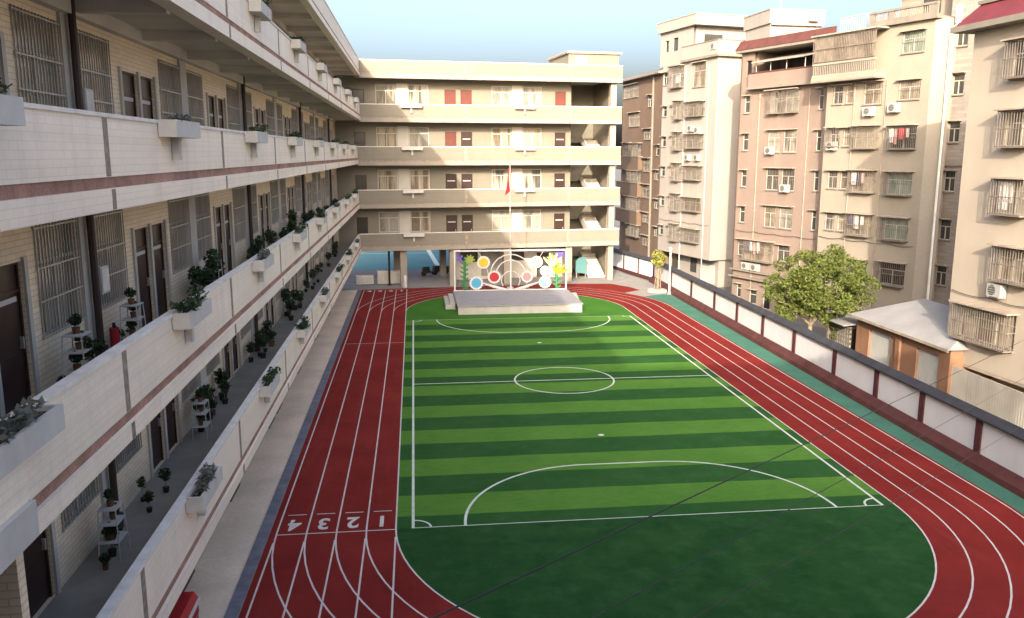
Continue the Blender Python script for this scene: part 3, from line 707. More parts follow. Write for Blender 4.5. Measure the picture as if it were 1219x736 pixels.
# furthest: brown block seen between the school and the white block
b1 = bld('apartment_building', 'far brown apartment block seen in the gap between school and white block', (24.27, 99.04), -84.5)
wl1 = [(0.3, 5.1, 17.6, 19.0, 'bar', 'glass_pale'), (8.2, 9.2, 16.3, 17.5, 'plain', 'glass_dark'), (2.3, 5.8, 14.4, 15.9, 'bar', 'glass_brown'), (7.2, 9.4, 12.9, 14.0, 'bar', 'glass_curtain'), (0.6, 3.1, 11.2, 12.6, 'bar', 'glass_curtain'), (3.5, 6.6, 11.1, 12.5, 'cage', 'glass_curtain'), (10.9, 11.7, 11.2, 12.3, 'plain', 'glass_dark'),
 (3.0, 6.7, 8.2, 9.5, 'cage', 'glass_curtain'), (7.3, 9.3, 9.5, 10.9, 'bar', 'glass_curtain'), (2.8, 6.7, 5.2, 6.6, 'cage', 'glass_brown'), (3.4, 6.8, 2.2, 3.5, 'cage', 'glass_curtain'), (7.2, 9.2, 6.7, 8.1, 'bar', 'glass_dark'), (7.4, 9.3, 4.0, 5.1, 'bar', 'glass_brown'), (7.6, 9.4, 1.5, 2.6, 'bar', 'glass_dark'), (10.6, 11.7, 8.7, 9.7, 'plain', 'glass_dark'), (10.8, 11.9, 5.7, 6.7, 'plain', 'glass_dark'), (11.0, 11.9, 2.8, 3.8, 'plain', 'glass_dark')]
shell(b1, 'b_brown', 12.4, 9, 0, 19.4+ZB, rect(wl1)); rows(b1, wl1)
m = MB('trim_light'); m.prism([(-.7, 19.42+ZB), (.5, 19.42+ZB), (.5, 20.0+ZB), (-.7, 19.6+ZB)], -1, 12.6, 'x'); m.box(-1, 12.5, .6, 8, 19.45+ZB, 20.1+ZB); m.build('cornice', b1)
m = MB('trim_light'); m.tube((9.9, -.12, .2), (9.9, -.12, 19.3+ZB), .12, 8); m.build('downpipe', b1)
m = MB('b_brown')
for z_ in (3.6, 6.7, 9.6): m.box(-.2, 7.0, -.55, -.002, z_+ZB, z_+1.45+ZB)
m.use('trim_light')
for z_ in (5.05, 8.15, 11.05): m.box(-.25, 7.05, -.6, -.004, z_+ZB, z_+.1+ZB)
m.build('bay_band', b1)

# white block
b2 = bld('apartment_building', 'tall white apartment block with a roof overhang at its corner', (25.39, 86.63), -77.2)
wl2 = [(.1, 1.0, 18.2, 19.4, 'plain', 'glass_dark'), (1.7, 4.0, 17.8, 19.8, 'deep', 'glass_pale'), (5.8, 7.9, 17.6, 19.8, 'bar', 'glass_brown')]
for z_ in (15.0, 12.0, 9.0, 6.0, 3.0):
    wl2 += [(.2, .9, z_+.1, z_+1.1, 'plain', 'glass_dark'), (1.9, 2.65, z_+.1, z_+1.1, 'plain', 'glass_brown'), (2.75, 4.05, z_-.25, z_+1.45, 'cage', 'glass_pale'), (4.9, 8.0, z_-.1, z_+1.2, 'cage', GL[rw.randrange(4)])]
shell(b2, 'b_white', 9.9, 8, 1.45+ZB, 20.05+ZB, rect(wl2), L0=-.1); rows(b2, wl2)
m = MB('b_white'); m.box(.3, 9.6, 1.2, 7.9, 0, 1.45+ZB-.01); m.box(-.3, 12.5, 3.5, 8.5, 0, 1.4+ZB); m.use('glass_dark')
for s in (1.0, 4.6): m.box(s, s+1.1, 1.15, 1.25, .9, 2.3)
m.use('shutter').box(6.6, 9.0, 1.16, 1.25, .2, 2.0)
m.build('ground_floor', b2)
m = MB('trim_light'); m.box(3.7, 10.3, -.32, 8.2, 20.06+ZB, 20.26+ZB); m.build('cornice', b2)
m = MB('b_white'); m.box(4.0, 10.25, -.28, -.14, 20.27+ZB, 21.45+ZB); m.box(10.1, 10.25, -.13, 8, 20.27+ZB, 21.45+ZB); m.use('trim_light').box(3.95, 10.3, -.33, -.09, 21.46+ZB, 21.54+ZB); m.box(10.05, 10.3, -.08, 8, 21.46+ZB, 21.54+ZB); m.build('balcony_parapet', b2)
m = MB('b_white'); holed(m, -.8, 5.6, 20.06+ZB, 23.3+ZB, [(.2, .9, 21.4+ZB, 22.5+ZB), (1.7, 2.7, 21.35+ZB, 22.6+ZB)]); m.box(-.75, 5.5, .3, 8, 20.06+ZB, 23.3+ZB); m.use('glass_dark').box(.1, 2.8, .2, .28, 21.3+ZB, 22.7+ZB)
m.box(5.49, 5.53, 1.2, 3.2, 20.4+ZB, 22.6+ZB); m.build('rooftop_room', b2)
m = MB('b_white'); m.box(-1.0, 6.4, -.35, 8.4, 23.31+ZB, 24.25+ZB); m.use('hood'); m.box(-1.05, 6.45, -.4, 8.45, 24.26+ZB, 24.34+ZB); m.build('roof_parapet', b2)
ac(b2, 6.0, 13.5+ZB, 'left one of two units under the upper caged window of the white block'); ac(b2, 7.2, 13.3+ZB, 'right one of two units under the upper caged window of the white block')
ac(b2, 5.6, 10.75+ZB, 'left one of two units halfway up the white block'); ac(b2, 7.3, 10.75+ZB, 'right one of two units halfway up the white block')
ac(b2, 9.5, 21.6+ZB-.9, 'unit hung high on the corner balcony of the white block')

# pinkish block
b3 = bld('apartment_building', 'pinkish apartment block with dark red roof edge and a terrace awning at its top', (26.95, 69.16), -70.1)
wl3 = [(.4, 1.0, 17.5, 18.8, 'plain', 'glass_brown')]
for z_ in (14.5, 11.5, 8.55, 5.6):
    wl3 += [(.4, 1.0, z_+.15, z_+1.5, 'plain', 'glass_dark'), (3.3, 4.65, z_, z_+1.7, 'bar' if z_ < 13 else 'cage', GL[rw.randrange(4)]), (5.0, 6.4, z_, z_+1.7, 'bar' if z_ < 13 else 'cage', GL[rw.randrange(4)]), (8.35, 8.8, z_+.1, z_+1.6, 'plain', 'glass_dark')]
wl3 += [(.4, 1.0, 3.0, 4.3, 'plain', 'glass_dark'), (1.2, 4.6, 2.75, 4.4, 'cage', 'glass_brown'), (5.0, 6.3, 3.0, 4.3, 'bar', 'glass_dark'), (.5, 1.0, -.6, .6, 'plain', 'glass_dark'), (2.1, 2.9, -.9, .3, 'plain', 'glass_dark'), (3.7, 4.5, -1.1, .8, 'plain', 'glass_night')]
shell(b3, 'b_pink', 9.1, 8, 0, 17.0+ZB, rect(wl3[1:]), L0=-.2); rows(b3, wl3[1:])
m = MB('b_pink'); holed(m, -.2, 1.35, 17.01+ZB, 19.4+ZB, [(.4, 1.0, 17.5+ZB, 18.8+ZB)]); m.box(-.15, 1.3, .3, 8, 17.01+ZB, 19.4+ZB); m.box(1.35, 9.1, 2.6, 8, 17.01+ZB, 19.35+ZB); m.use('glass_night'); m.box(2.6, 5.6, 2.5, 2.59, 17.1+ZB, 19.0+ZB); m.box(.35, 1.05, .2, .28, 17.45+ZB, 18.85+ZB); m.use('b_pink').box(7.0, 9.1, .9, 2.59, 17.01+ZB, 19.35+ZB); m.build('terrace_room', b3)
m = MB('b_pink'); m.box(1.2, 9.3, -.5, -.36, 16.65+ZB, 17.65+ZB); m.box(9.16, 9.3, -.35, 2.6, 16.65+ZB, 17.65+ZB); m.use('redbrown_roof').box(1.15, 9.35, -.54, -.32, 17.66+ZB, 17.76+ZB); m.use('trim_light').box(1.1, 9.38, -.62, -.02, 16.45+ZB, 16.64+ZB); m.build('balcony_parapet', b3)
m = MB('trim_light'); m.box(-.5, 8.6, -.45, 8.2, 19.42+ZB, 19.62+ZB); m.use('redbrown_roof'); m.prism([(-.5, 19.63+ZB), (1.0, 19.63+ZB), (1.0, 20.55+ZB), (.1, 20.4+ZB)], -.55, 8.65, 'x'); m.build('roof_edge', b3)
m = MB('awning'); m.prism([(-.9, 18.42+ZB), (2.5, 19.2+ZB), (2.5, 19.25+ZB), (-.9, 18.5+ZB)], 1.9, 7.4, 'x'); m.use('rail_silver')
for s in (2.0, 3.6, 5.3, 7.2): m.tube((s, -.42, 17.7+ZB), (s, -.42, 18.5+ZB), .03, 6)
m.build('terrace_awning', b3)
rr = Matrix.Translation((0, 0, 0))
m = MB('b_white'); m.box(0, 4.7, 0, 4.6, 0, 3.4); m.box(-.15, 4.85, -.15, 4.75, 3.4, 4.5); m.use('hood').box(-.2, 4.9, -.2, 4.8, 4.5, 4.58); m.use('glass_pale').box(1.5, 2.9, -.03, .03, .9, 2.6); m.use('b_white').box(.0, 4.7, -.3, -.16, 3.25, 3.42)
m.use('rail_silver').tube((1.6, 1.5, 4.5), (1.6, 1.5, 7.0), .035, 6); m.use('ac_white').box(3.3, 4.1, -.6, -.16, 3.6, 4.2)
o = m.build('rooftop_room', b3); o.location = b3.matrix_basis.inverted() @ Vector((30.0, 71.4, 18.75)); o.rotation_euler = (0, 0, R(4)-R(-70.1))
m = MB('trim_light'); m.box(-.25, 9.2, -.28, -.01, 1.72+ZB, 1.85+ZB); m.box(-.25, 9.2, -.40, -.01, 1.15+ZB, 1.27+ZB); m.build('ledge', b3)
m = MB('dark_pipe'); m.tube((-.1, -.08, 0), (-.1, -.08, 19+ZB), .045, 6); m.build('downpipe', b3)
for s, z_, t_ in ((1.7, 1.92, 'left unit on the ledge near the bottom of the pinkish block'), (2.8, 1.92, 'right unit on the ledge near the bottom of the pinkish block'), (3.75, 11.35, 'unit on the left window in the third row of the pinkish block'), (5.6, 8.45, 'unit on the right window in the middle row of the pinkish block')): ac(b3, s, z_+ZB, t_)

# tan block with balustrade on the roof
b4 = bld('apartment_building', 'tan apartment block with roof balustrade and a caged top balcony', (29.28, 59.07), -70.7)
wl4 = [(6.1, 7.75, 17.7, 19.0, 'bar', 'glass_green'), (6.1, 7.7, 14.8, 16.0, 'bar', 'glass_brown')]
for i, z_ in enumerate((14.8, 11.9, 8.95, 6.0)):
    wl4 += [(.6, 1.45, z_, z_+1.25, 'cage' if i == 1 else 'bar', GL[rw.randrange(4)]), (1.75, 2.35, z_, z_+1.25, 'bar', 'glass_brown'), (2.8 if i else 3.3, 4.8, z_-.15, z_+1.3, 'cage' if i else 'bar', 'glass_brown')]
    if i: wl4.append((5.75, 7.7, z_-.2, z_+1.25, 'cage' if i == 1 else 'deep', 'glass_dark' if i == 1 else 'glass_green'))
wl4 += [(5.7, 7.7, 2.8, 4.3, 'cage', 'glass_night'), (.7, 1.4, 3.0, 4.2, 'plain', 'glass_dark'), (2.7, 4.6, 2.9, 4.2, 'cage', 'glass_dark')]
shell(b4, 'b_tan', 8.4, 9, 0, 19.55+ZB, rect(wl4)); rows(b4, wl4)
m = MB('b_tan'); ca = math.atan2(.85, .95); MC = Matrix.Translation((8.4, 0, 0)) @ Matrix.Rotation(R(38), 4, 'Z'); m.box(0, 1.15, 0, .3, 0, 19.55+ZB); m.build('corner_wall', b4, mat4=MC)
m = MB('white_pipe'); m.tube((9.2, .45, 0), (9.2, .45, 18.6+ZB), .075, 8); m.tube((9.2, .45, 18.6+ZB), (9.5, .6, 19.2+ZB), .075, 8); m.tube((9.5, .6, 19.2+ZB), (9.5, .6, 20.2+ZB), .16, 8, .22); m.build('downpipe', b4)
m = MB('trim_light'); m.box(3.5, 8.7, -.3, 9, 19.56+ZB, 19.72+ZB); m.box(3.5, 8.65, -.24, -.08, 19.73+ZB, 19.95+ZB); m.box(3.5, 8.65, -.26, -.06, 20.42+ZB, 20.56+ZB)
for s in (3.5, 5.0, 8.0): m.box(s, s+.65 if s > 7 else s+.4, -.22, -.10, 19.96+ZB, 20.41+ZB)
for k in range(26):
    s = 3.98+k*.155
    if not (4.95 < s < 5.45) and s < 7.95: m.tube((s, -.16, 19.96+ZB), (s, -.16, 20.41+ZB), .045, 6, .03)
m.box(-.4, 3.45, -.1, 9, 19.56+ZB, 19.68+ZB); m.build('roof_balustrade', b4)
m = MB('b_tan'); m.box(3.2, 8.4, 3.0, 8.5, 19.75+ZB, 22.0+ZB); m.use('trim_light').box(2.6, 8.8, 2.3, 9, 22.01+ZB, 22.5+ZB); m.use('glass_dark').box(5.0, 6.3, 2.95, 3.05, 20.4+ZB, 21.5+ZB); m.build('rooftop_room', b4)
m = MB('rail_silver')
for k in range(14): m.box(.6+.18*k, .63+.18*k, .2, .23, 19.7+ZB, 20.6+ZB)
m.box(.55, 3.0, .18, .25, 20.6+ZB, 20.66+ZB); m.build('roof_railing', b4)
m = MB('b_tan'); m.box(-.6, 4.9, -1.0, -.002, 16.4+ZB, 16.62+ZB); m.box(-.6, 4.9, -.96, -.86, 16.63+ZB, 16.8+ZB); m.box(-.6, 4.9, -.98, -.84, 17.45+ZB, 17.6+ZB); m.use('trim_light')
for k in range(34): m.tube((-.5+k*.16, -.91, 16.8+ZB), (-.5+k*.16, -.91, 17.45+ZB), .04, 6)
m.box(-.62, 4.92, -1.04, -.004, 16.28+ZB, 16.39+ZB); m.build('balcony', b4)
m = MB('glass_brown'); m.box(-.5, 4.7, -.9, -.86, 17.62+ZB, 19.3+ZB); m.use('cage_bars')
for k in range(40): m.box(-.55+k*.138, -.52+k*.138, -1.02, -.98, 17.62+ZB, 19.35+ZB)
for z_ in (17.65, 18.5, 19.33): m.box(-.56, 4.95, -1.04, -.96, z_+ZB, z_+.05+ZB)
m.use('awning').box(-.7, 5.05, -1.15, -.004, 19.40+ZB, 19.5+ZB); m.build('balcony_cage', b4)
ac(b4, 4.0, 13.9+ZB, 'unit under the top middle window of the tan block'); ac(b4, 6.0, 14.05+ZB, 'unit beneath the brown right hand window of the tan block'); ac(b4, .95, 11.95+ZB-.3, 'unit caught in the left caged window of the tan block')

# narrow grey tiled block
b5 = bld('apartment_building', 'narrow grey tiled apartment block squeezed between the tan and the sand blocks', (33.63, 52.94), -70.7)
wl5 = []
for z_ in (18.0, 15.05, 12.1, 9.0, 5.9, 2.9): wl5.append((1.15, 1.95, z_, z_+1.3, 'plain', 'glass_dark'))
shell(b5, 'b_brick', 6, 8, 0, 24+ZB, rect(wl5), L0=.62); rows(b5, wl5)
m = MB('b_brown'); m.box(-3, .60, 2.6, 3.0, 0, 22+ZB); m.build('gap_shade_wall', b5)  # added wall closing the gap; dark brown stands in for its shade
m = MB('white_pipe'); m.tube((2.75, -.1, 0), (2.75, -.1, 18+ZB), .06, 6); m.build('downpipe', b5)
m = MB('trim_light'); m.box(.6, 6.1, -.12, -.002, 10.6+ZB, 10.72+ZB); m.box(-.3, 6.3, -.3, 8.3, 24.01+ZB, 24.3+ZB); m.build('ledge', b5)

# nearest: sand coloured block with red roof
b6 = bld('apartment_building', 'nearest sand coloured apartment block with a red mansard roof at the right edge', (25.58, 37.70), -86.4)
wl6 = [(2.55, 4.2, 14.6, 16.1, 'cage', 'glass_dark'), (2.55, 4.3, 11.7, 13.2, 'cage', 'glass_curtain'), (2.55, 4.4, 8.8, 10.3, 'cage', 'glass_pale'), (3.0, 5.2, 5.9, 7.4, 'cage', 'glass_brown'), (.85, 4.3, 2.9, 4.5, 'cage', 'glass_brown')]
for z_ in (14.6, 11.7, 8.8, 5.9, 2.9): wl6 += [(7.0, 8.7, z_, z_+1.5, 'cage', 'glass_dark')]
shell(b6, 'b_sand', 10.5, 9, 1.62+ZB, 16.85+ZB, rect(wl6)); rows(b6, wl6)
m = MB('b_sand'); m.box(.2, 10.3, 1.6, 8.8, 0, 1.62+ZB-.14); m.use('hood').box(0, 10.5, .01, 9, 1.48+ZB, 1.61+ZB); m.build('ground_floor', b6)
m = MB('trim_light'); m.box(-.7, 11.2, -.75, 9.7, 16.86+ZB, 17.12+ZB); m.use('red_roof'); zt = 18.0+ZB; z0 = 17.13+ZB
m.add([(-.6, -.65, z0), (11.1, -.65, z0), (11.1, 9.6, z0), (-.6, 9.6, z0), (.25, .0, zt), (10.2, .0, zt), (10.2, 8.8, zt), (.25, 8.8, zt)], [(0, 1, 5, 4), (1, 2, 6, 5), (2, 3, 7, 6), (3, 0, 4, 7), (4, 5, 6, 7), (3, 2, 1, 0)])
m.use('trim_light').box(.15, 10.3, -.10, 8.9, zt+.005, zt+.16); m.build('roof', b6)
ac(b6, 3.2, 5.15+ZB, 'large unit above the big caged window of the nearest sand block')

def pipes(bd, lst, z1, mat='cage_bars'):
    for s_, r_ in lst:
        m = MB(mat); m.tube((s_, -.07, .1), (s_, -.07, z1+ZB), r_, 6)
        for k in range(6): m.box(s_-r_*1.6, s_+r_*1.6, -.11, -.001, 2+3*k, 2.06+3*k)
        m.build('downpipe', bd)
pipes(b2, [(4.45, .035), (8.6, .03)], 19.5, 'white_pipe'); pipes(b3, [(2.2, .04), (7.5, .04)], 16.3, 'hood'); pipes(b4, [(2.55, .04), (5.2, .035)], 16.2, 'hood'); pipes(b6, [(6.2, .05)], 16.5, 'white_pipe')
for bd, s0, s1, z_ in ((b2, .2, 9.6, 4.75), (b3, .1, 9.0, 5.1), (b4, .2, 8.2, 5.5), (b6, .2, 10.2, 5.0)):
    m = MB('cable_black'); pts = [(s0+(s1-s0)*i/24, -.09, z_+ZB-.10*abs(sin(i*.52))) for i in range(25)]; m.path(pts, .018, 4); m.build('wall_cable', bd)
# laundry and pots in the cages
def hang(bd, s, z, items, label, grp='washing hung in apartment window cages'):
    t = put('laundry', None, None, bd.matrix_basis @ Vector((s, -.30, z+ZB)), bd.rotation_euler.z); tag(t, label, 'laundry', grp)
    x = 0
    for i, (mt, w_, h) in enumerate(items):
        m = MB(mt); n = 4
        for k in range(n):
            a, b = x+w_*k/n, x+w_*(k+1)/n; ya, yb = .05*sin(k*2.1+i), .05*sin((k+1)*2.1+i); m.quad((a, ya, 0), (b, yb, 0), (b+.02, yb, -h*(1 if k % 2 else .94)), (a+.02, ya, -h)); m.quad((a, ya+.02, 0), (b, yb+.02, 0), (b+.02, yb+.02, -h), (a+.02, ya+.02, -h))
        m.build('garment', t); x += w_+.05
hang(b4, 5.85, 13.0, [('laundry_white', .3, .9), ('laundry_pink', .25, 1.0), ('laundry_red', .6, .7), ('laundry_white', .25, .6)], 'red and white washing in a right hand cage of the tan block')
hang(b4, 3.0, 10.1, [('laundry_white', .35, .8), ('laundry_dark', .3, .9), ('laundry_pink', .4, .7)], 'white and dark washing in the middle cage of the tan block')
hang(b4, 2.95, 7.2, [('laundry_dark', .4, .8), ('laundry_white', .5, .9), ('laundry_white', .4, .6)], 'washing in the lowest sunlit cage of the tan block, above the tree')
hang(b3, 1.6, 4.3, [('laundry_dark', .4, .9), ('laundry_white', .4, .8), ('laundry_pink', .35, 1.0), ('laundry_white', .5, .9)], 'row of washing in the wide low cage of the pinkish block')
hang(b6, 2.9, 10.2, [('laundry_white', .45, 1.2), ('laundry_white', .3, .9)], 'white washing in a cage of the nearest sand block')
hang(b2, 3.0, 18.9, [('laundry_white', .5, .7), ('laundry_pink', .4, .6)], 'pale washing in the top recess of the white block')

# ------------------------------------------------------------------ small things between wall and houses
hs = thing('brick_house', 'small orange walled house with grey hipped roof and two white shutters', 'house', (25.0, 45.0, -1.2), R(-90))
hl = [(1.35, 3.55, .2, 3.02), (5.9, 7.75, .2, 2.98)]
m = MB('orange_wall'); holed(m, 0, 8.6, 0, 3.6, hl, .22); m.quad((0, 0, 0), (0, 5, 0), (0, 5, 3.6), (0, 0, 3.6)); m.quad((8.6, 0, 0), (8.6, 5, 0), (8.6, 5, 3.6), (8.6, 0, 3.6)); m.box(4.15, 4.55, -.12, .0, 0, 3.5); m.build('wall', hs)
m = MB('roof_grey'); m.add([(-.35, -.4, 3.56), (9.0, -.4, 3.56), (9.0, 5.4, 3.56), (-.35, 5.4, 3.56), (2.4, 2.4, 4.85), (7.2, 2.4, 4.85)], [(0, 1, 5, 4), (1, 2, 5), (2, 3, 4, 5), (3, 0, 4), (3, 2, 1, 0)])
m.use('hood').box(-.36, 9.01, -.43, -.39, 3.46, 3.6); m.build('roof', hs)
for a, b, c_, d in hl:
    m = MB('shutter'); m.box(a, b, .14, .2, c_, d)
    k = c_+.08
    while k < d: m.box(a, b, .125, .139, k, k+.05); k += .12
    m.build('shutter', hs)
hut = thing('lattice_hut', 'small brick lattice shed under a pale sheet roof beside the orange house', 'shed', (24.9, 47.9, -1.2), R(-90))
m = MB('trim_light')
for i in range(9): m.box(.28*i, .28*i+.12, 0, .12, 0, 2.7)
for i in range(10): m.box(0, 2.36, .01, .11, .28*i, .28*i+.12)
m.build('lattice', hut); m = MB('glass_night'); m.box(.05, 2.3, .3, 2.0, 0, 2.6); m.build('inside', hut)
m = MB('roof_grey'); m.prism([(-.6, 2.85), (2.4, 3.15), (2.4, 3.2), (-.6, 2.9)], -.5, 2.7, 'x'); m.build('sheet_roof', hut)
cf = thing('corrugated_fence', 'pale corrugated sheet fence under the nearest sand block', 'fence', (25.15, 37.2, -1.2), R(-90))
m = MB('steel_corr'); n = 66
pts = [(.16*i/2, (.05 if (i//1) % 2 else 0)) for i in range(2*n)]
for (a, y0), (b, y1) in zip(pts, pts[1:]): m.quad((a, y0, 0), (b, y1, 0), (b, y1, 2.75), (a, y0, 2.75)); 
m.build('sheet', cf); m = MB('rail_silver'); m.box(0, 10.4, .06, .11, .6, .68); m.box(0, 10.4, .06, .11, 2.2, 2.28); m.build('rail', cf)
sh = MB('roof_grey'); sh.prism([(-1.0, 3.1), (1.2, 3.35), (1.2, 3.4), (-1.0, 3.15)], 4.4, 9.5, 'x')

# foliage helpers
def leaves(mb, pts, size, rd, flat=.35):
    for p in pts:
        d = Vector((rd.gauss(0, 1), rd.gauss(0, 1), rd.gauss(0, 1)+flat)).normalized(); a = d.orthogonal().normalized(); a = (Matrix.Rotation(rd.random()*6.28, 3, d) @ a); b = d.cross(a); s = size*(.6+.8*rd.random())
        p = Vector(p); mb.add([p-a*s, p+b*s*.55, p+a*s*1.1, p-b*s*.55], [(0, 1, 2, 3)])
def shell_pts(rd, c, r, n, inner=.55):
    out = []
    for _ in range(n):
        d = Vector((rd.gauss(0, 1), rd.gauss(0, 1), rd.gauss(0, 1))).normalized(); k = inner+(1-inner)*rd.random()**.6; out.append((c[0]+d.x*r[0]*k, c[1]+d.y*r[1]*k, c[2]+d.z*r[2]*k))
    return out
tr = thing('tree', 'broad leafy green tree behind the boundary wall in front of the tan block', 'tree', (24.3, 48.3, -1.2)); rd = random.Random(4)
m = MB('trunk'); limbs = []
m.tube((-.5, 0, 0), (-.45, .05, 2.3), .17, 8, .13); m.tube((.5, -.3, 0), (.6, -.3, 2.0), .15, 8, .11)
for b0 in ((-.45, .05, 2.3), (.6, -.3, 2.0)):
    for k in range(6):
        a = 2*pi*k/6+rd.random(); e = (b0[0]+1.5*cos(a), b0[1]+1.3*sin(a), b0[2]+1.2+1.2*rd.random()); m.tube(b0, e, .09, 6, .04); limbs.append(e)
        for q in range(2): m.tube(e, (e[0]+.7*cos(a+q-.5), e[1]+.7*sin(a+q-.5), e[2]+.9*rd.random()), .04, 5, .015)
m.build('trunk', tr)
m = MB('leaf_tree'); CL = []
for k in range(64):
    a = rd.random()*6.28; rr_ = 2.75*rd.random()**.45; z_ = 4.55+(2.1 if k % 3 else 1.3)*(rd.random()*2-1)*math.sqrt(max(.05, 1-(rr_/3.0)**2)); CL.append((rr_*cos(a), rr_*sin(a)+.1, z_, .30+.42*rd.random()))
for k in range(9):
    a = rd.random()*6.28; rr_ = 1.7*rd.random()**.5; CL.append((rr_*cos(a), rr_*sin(a)*.8, 4.0+1.7*rd.random(), .62))
CL += [(rd.uniform(-2.4, 2.2), rd.uniform(-1.4, .3), rd.uniform(2.7, 4.6), .42) for _ in range(20)]
CL += [(-1.2, -.9, 3.5, .6), (1.7, -.8, 3.6, .65), (.1, -1.2, 3.9, .6), (.95, -.9, 2.6, .7), (.9, -1.0, 1.9, .5), (-1.9, .2, 3.4, .7), (-2.3, -.3, 2.6, .5), (2.3, .2, 4.4, .6), (2.4, 0, 5.3, .5), (-1.9, -.6, 5.4, .6), (-1.2, .1, 6.6, .4), (.9, .2, 6.9, .45)]
for x, y, z_, r in CL: leaves(m, shell_pts(rd, (x, y, z_), (r*1.15, r*1.15, r*.8), int(460*r), .40), .085, rd)
m.build('crown', tr)
pa = thing('palm', 'slim young tree with a yellow-green leaf tuft in a pale ring by the far bend', 'tree', (20.15, 68.6, 0)); rd = random.Random(9)
m = MB('trunk'); m.tube((0, 0, .1), (.05, 0, 2.3), .13, 8, .10); m.tube((.28, .1, .1), (.22, .05, 1.9), .06, 6); m.tube((-.25, .1, .1), (-.1, 0, 1.8), .05, 6); m.build('trunk', pa)
m = MB('leaf_palm'); leaves(m, shell_pts(rd, (.02, 0, 2.75), (.62, .62, .8), 420, .2), .13, rd, 0); m.build('crown', pa)
m = MB('kerb_pale'); P = [(.85*cos(2*pi*i/20), .85*sin(2*pi*i/20)) for i in range(20)]; m.prism(P, 0, .16); m.build('kerb_ring', pa)
lp = thing('lamp_post', 'plain white lamp pole standing against the far boundary wall', 'pole', (20.75, 67.2, 0))
m = MB('white_paint'); m.tube((0, 0, 0), (0, 0, 3.7), .085, 10, .07); m.build('shaft', lp); m = MB('white_paint'); m.tube((0, 0, 3.7), (0, 0, 3.86), .12, 10, .09); m.build('cap', lp); m = MB('grey_concrete'); m.box(-.2, .2, -.2, .2, 0, .12); m.build('base', lp)

# overhead cables across the playground
def cable(p, q, r, sag, label):
    m = MB('cable_black'); pts = [(p[0]+(q[0]-p[0])*t, p[1]+(q[1]-p[1])*t, p[2]+(q[2]-p[2])*t-sag*4*t*(1-t)) for t in [i/24 for i in range(25)]]
    m.path(pts, r, 6); o = m.build('cable', None, p); o.data.transform(Matrix.Translation(-Vector(p))); tag(o, label, 'cable', 'overhead cables crossing the playground')
for S_, E_, r, lb in (((.11, 4.61, 8.75), (23.45, 29.77, 4.27), .007, 'black cable nearest the pitch corner, leftmost of the three over the grass'), ((.97, 4.51, 8.71), (22.0, 27.72, 3.34), .0045, 'thin middle cable of the three crossing the dark grass'), ((1.56, 4.44, 8.71), (21.26, 26.53, 1.99), .0045, 'thin rightmost cable of the three, ending lowest at the wall')):
    S_, E_ = Vector(S_), Vector(E_); d = E_-S_; t0 = (-1.25-S_.y)/d.y; t1 = ((25.9-.3)-S_.x)/d.x if lb[0] == 'b' else 1.18
    cable(tuple(S_+d*t0), tuple(S_+d*min(t1, 1.12)), r, .03, lb)
rb = thing('red_canopy', 'red canvas topped booth on the path close to the viewer', 'canopy', (-4.98, 16.4, 0))
m = MB('red_canvas'); m.add([(-.42, -.75, 2.25), (.34, -.75, 2.25), (.34, .62, 2.25), (-.42, .62, 2.25), (-.34, -.65, 2.46), (.26, -.65, 2.46), (.26, .52, 2.46), (-.34, .52, 2.46)], [(0, 1, 5, 4), (1, 2, 6, 5), (2, 3, 7, 6), (3, 0, 4, 7), (4, 5, 6, 7), (3, 2, 1, 0)]); m.box(-.40, .32, -.73, .60, 1.95, 2.249); m.build('roof', rb)
m = MB('white_paint'); m.box(.335, .36, -.76, .63, 2.2, 2.30); m.build('trim', rb)
m = MB('rail_silver')
for x in (-.38, .30):
    for y in (-.7, .56): m.tube((x, y, .004), (x, y, 1.95), .025, 6)
m.build('frame', rb)

# under the far wing: boxes, bollard, pole, scooters, info boards
def simple(name, label, cat, loc, parts, rz=0, group=None):
    t = thing(name, label, cat, loc, rz, group)
    for pn, mb in parts: mb.build(pn, t)
    return t
def cabinet(loc, w_, h, label):
    b = MB('white_paint'); b.box(0, w_, 0, .6, .06, h); t = MB('coping'); t.box(-.03, w_+.03, -.03, .63, h, h+.05); f = MB('steel_dark'); f.box(.04, .12, .04, .56, 0, .06); f.box(w_-.12, w_-.04, .04, .56, 0, .06)
    d = MB('pilaster_white')
    for k in range(2): d.box(w_*k/2+.04, w_*(k+1)/2-.04, -.015, 0, .14, h-.08)
    simple('cabinet', label, 'cabinet', loc, [('body', b), ('top', t), ('feet', f), ('door', d)], TH, 'white cabinets under the far wing')
cabinet((-3.35, 75.0, 0), 1.0, 1.15, 'left white cabinet beside the dark pole under the far wing'); cabinet((-2.25, 75.1, 0), 1.2, 1.1, 'right white cabinet beside the dark pole under the far wing')
cabinet((-5.2, 74.9, 0), 1.5, .75, 'lowest white cabinet in the corner under the far wing')
a = MB('steel_dark'); a.tube((0, 0, .05), (0, 0, 3.2), .09, 8); b = MB('steel_dark'); b.box(-.18, .18, -.18, .18, 0, .05); simple('pole', 'dark round pole under the far wing between the cabinets', 'pole', (-2.3, 74.6, 0), [('shaft', a), ('base', b)])
a = MB('white_paint'); a.tube((0, 0, 0), (0, 0, .95), .2, 10, .17); b = MB('white_paint'); b.tube((0, 0, .95), (0, 0, 1.05), .17, 10, .06); simple('bollard', 'short white bollard at the start of the far straight', 'bollard', (-.95, 73.25, 0), [('shaft', a), ('cap', b)])
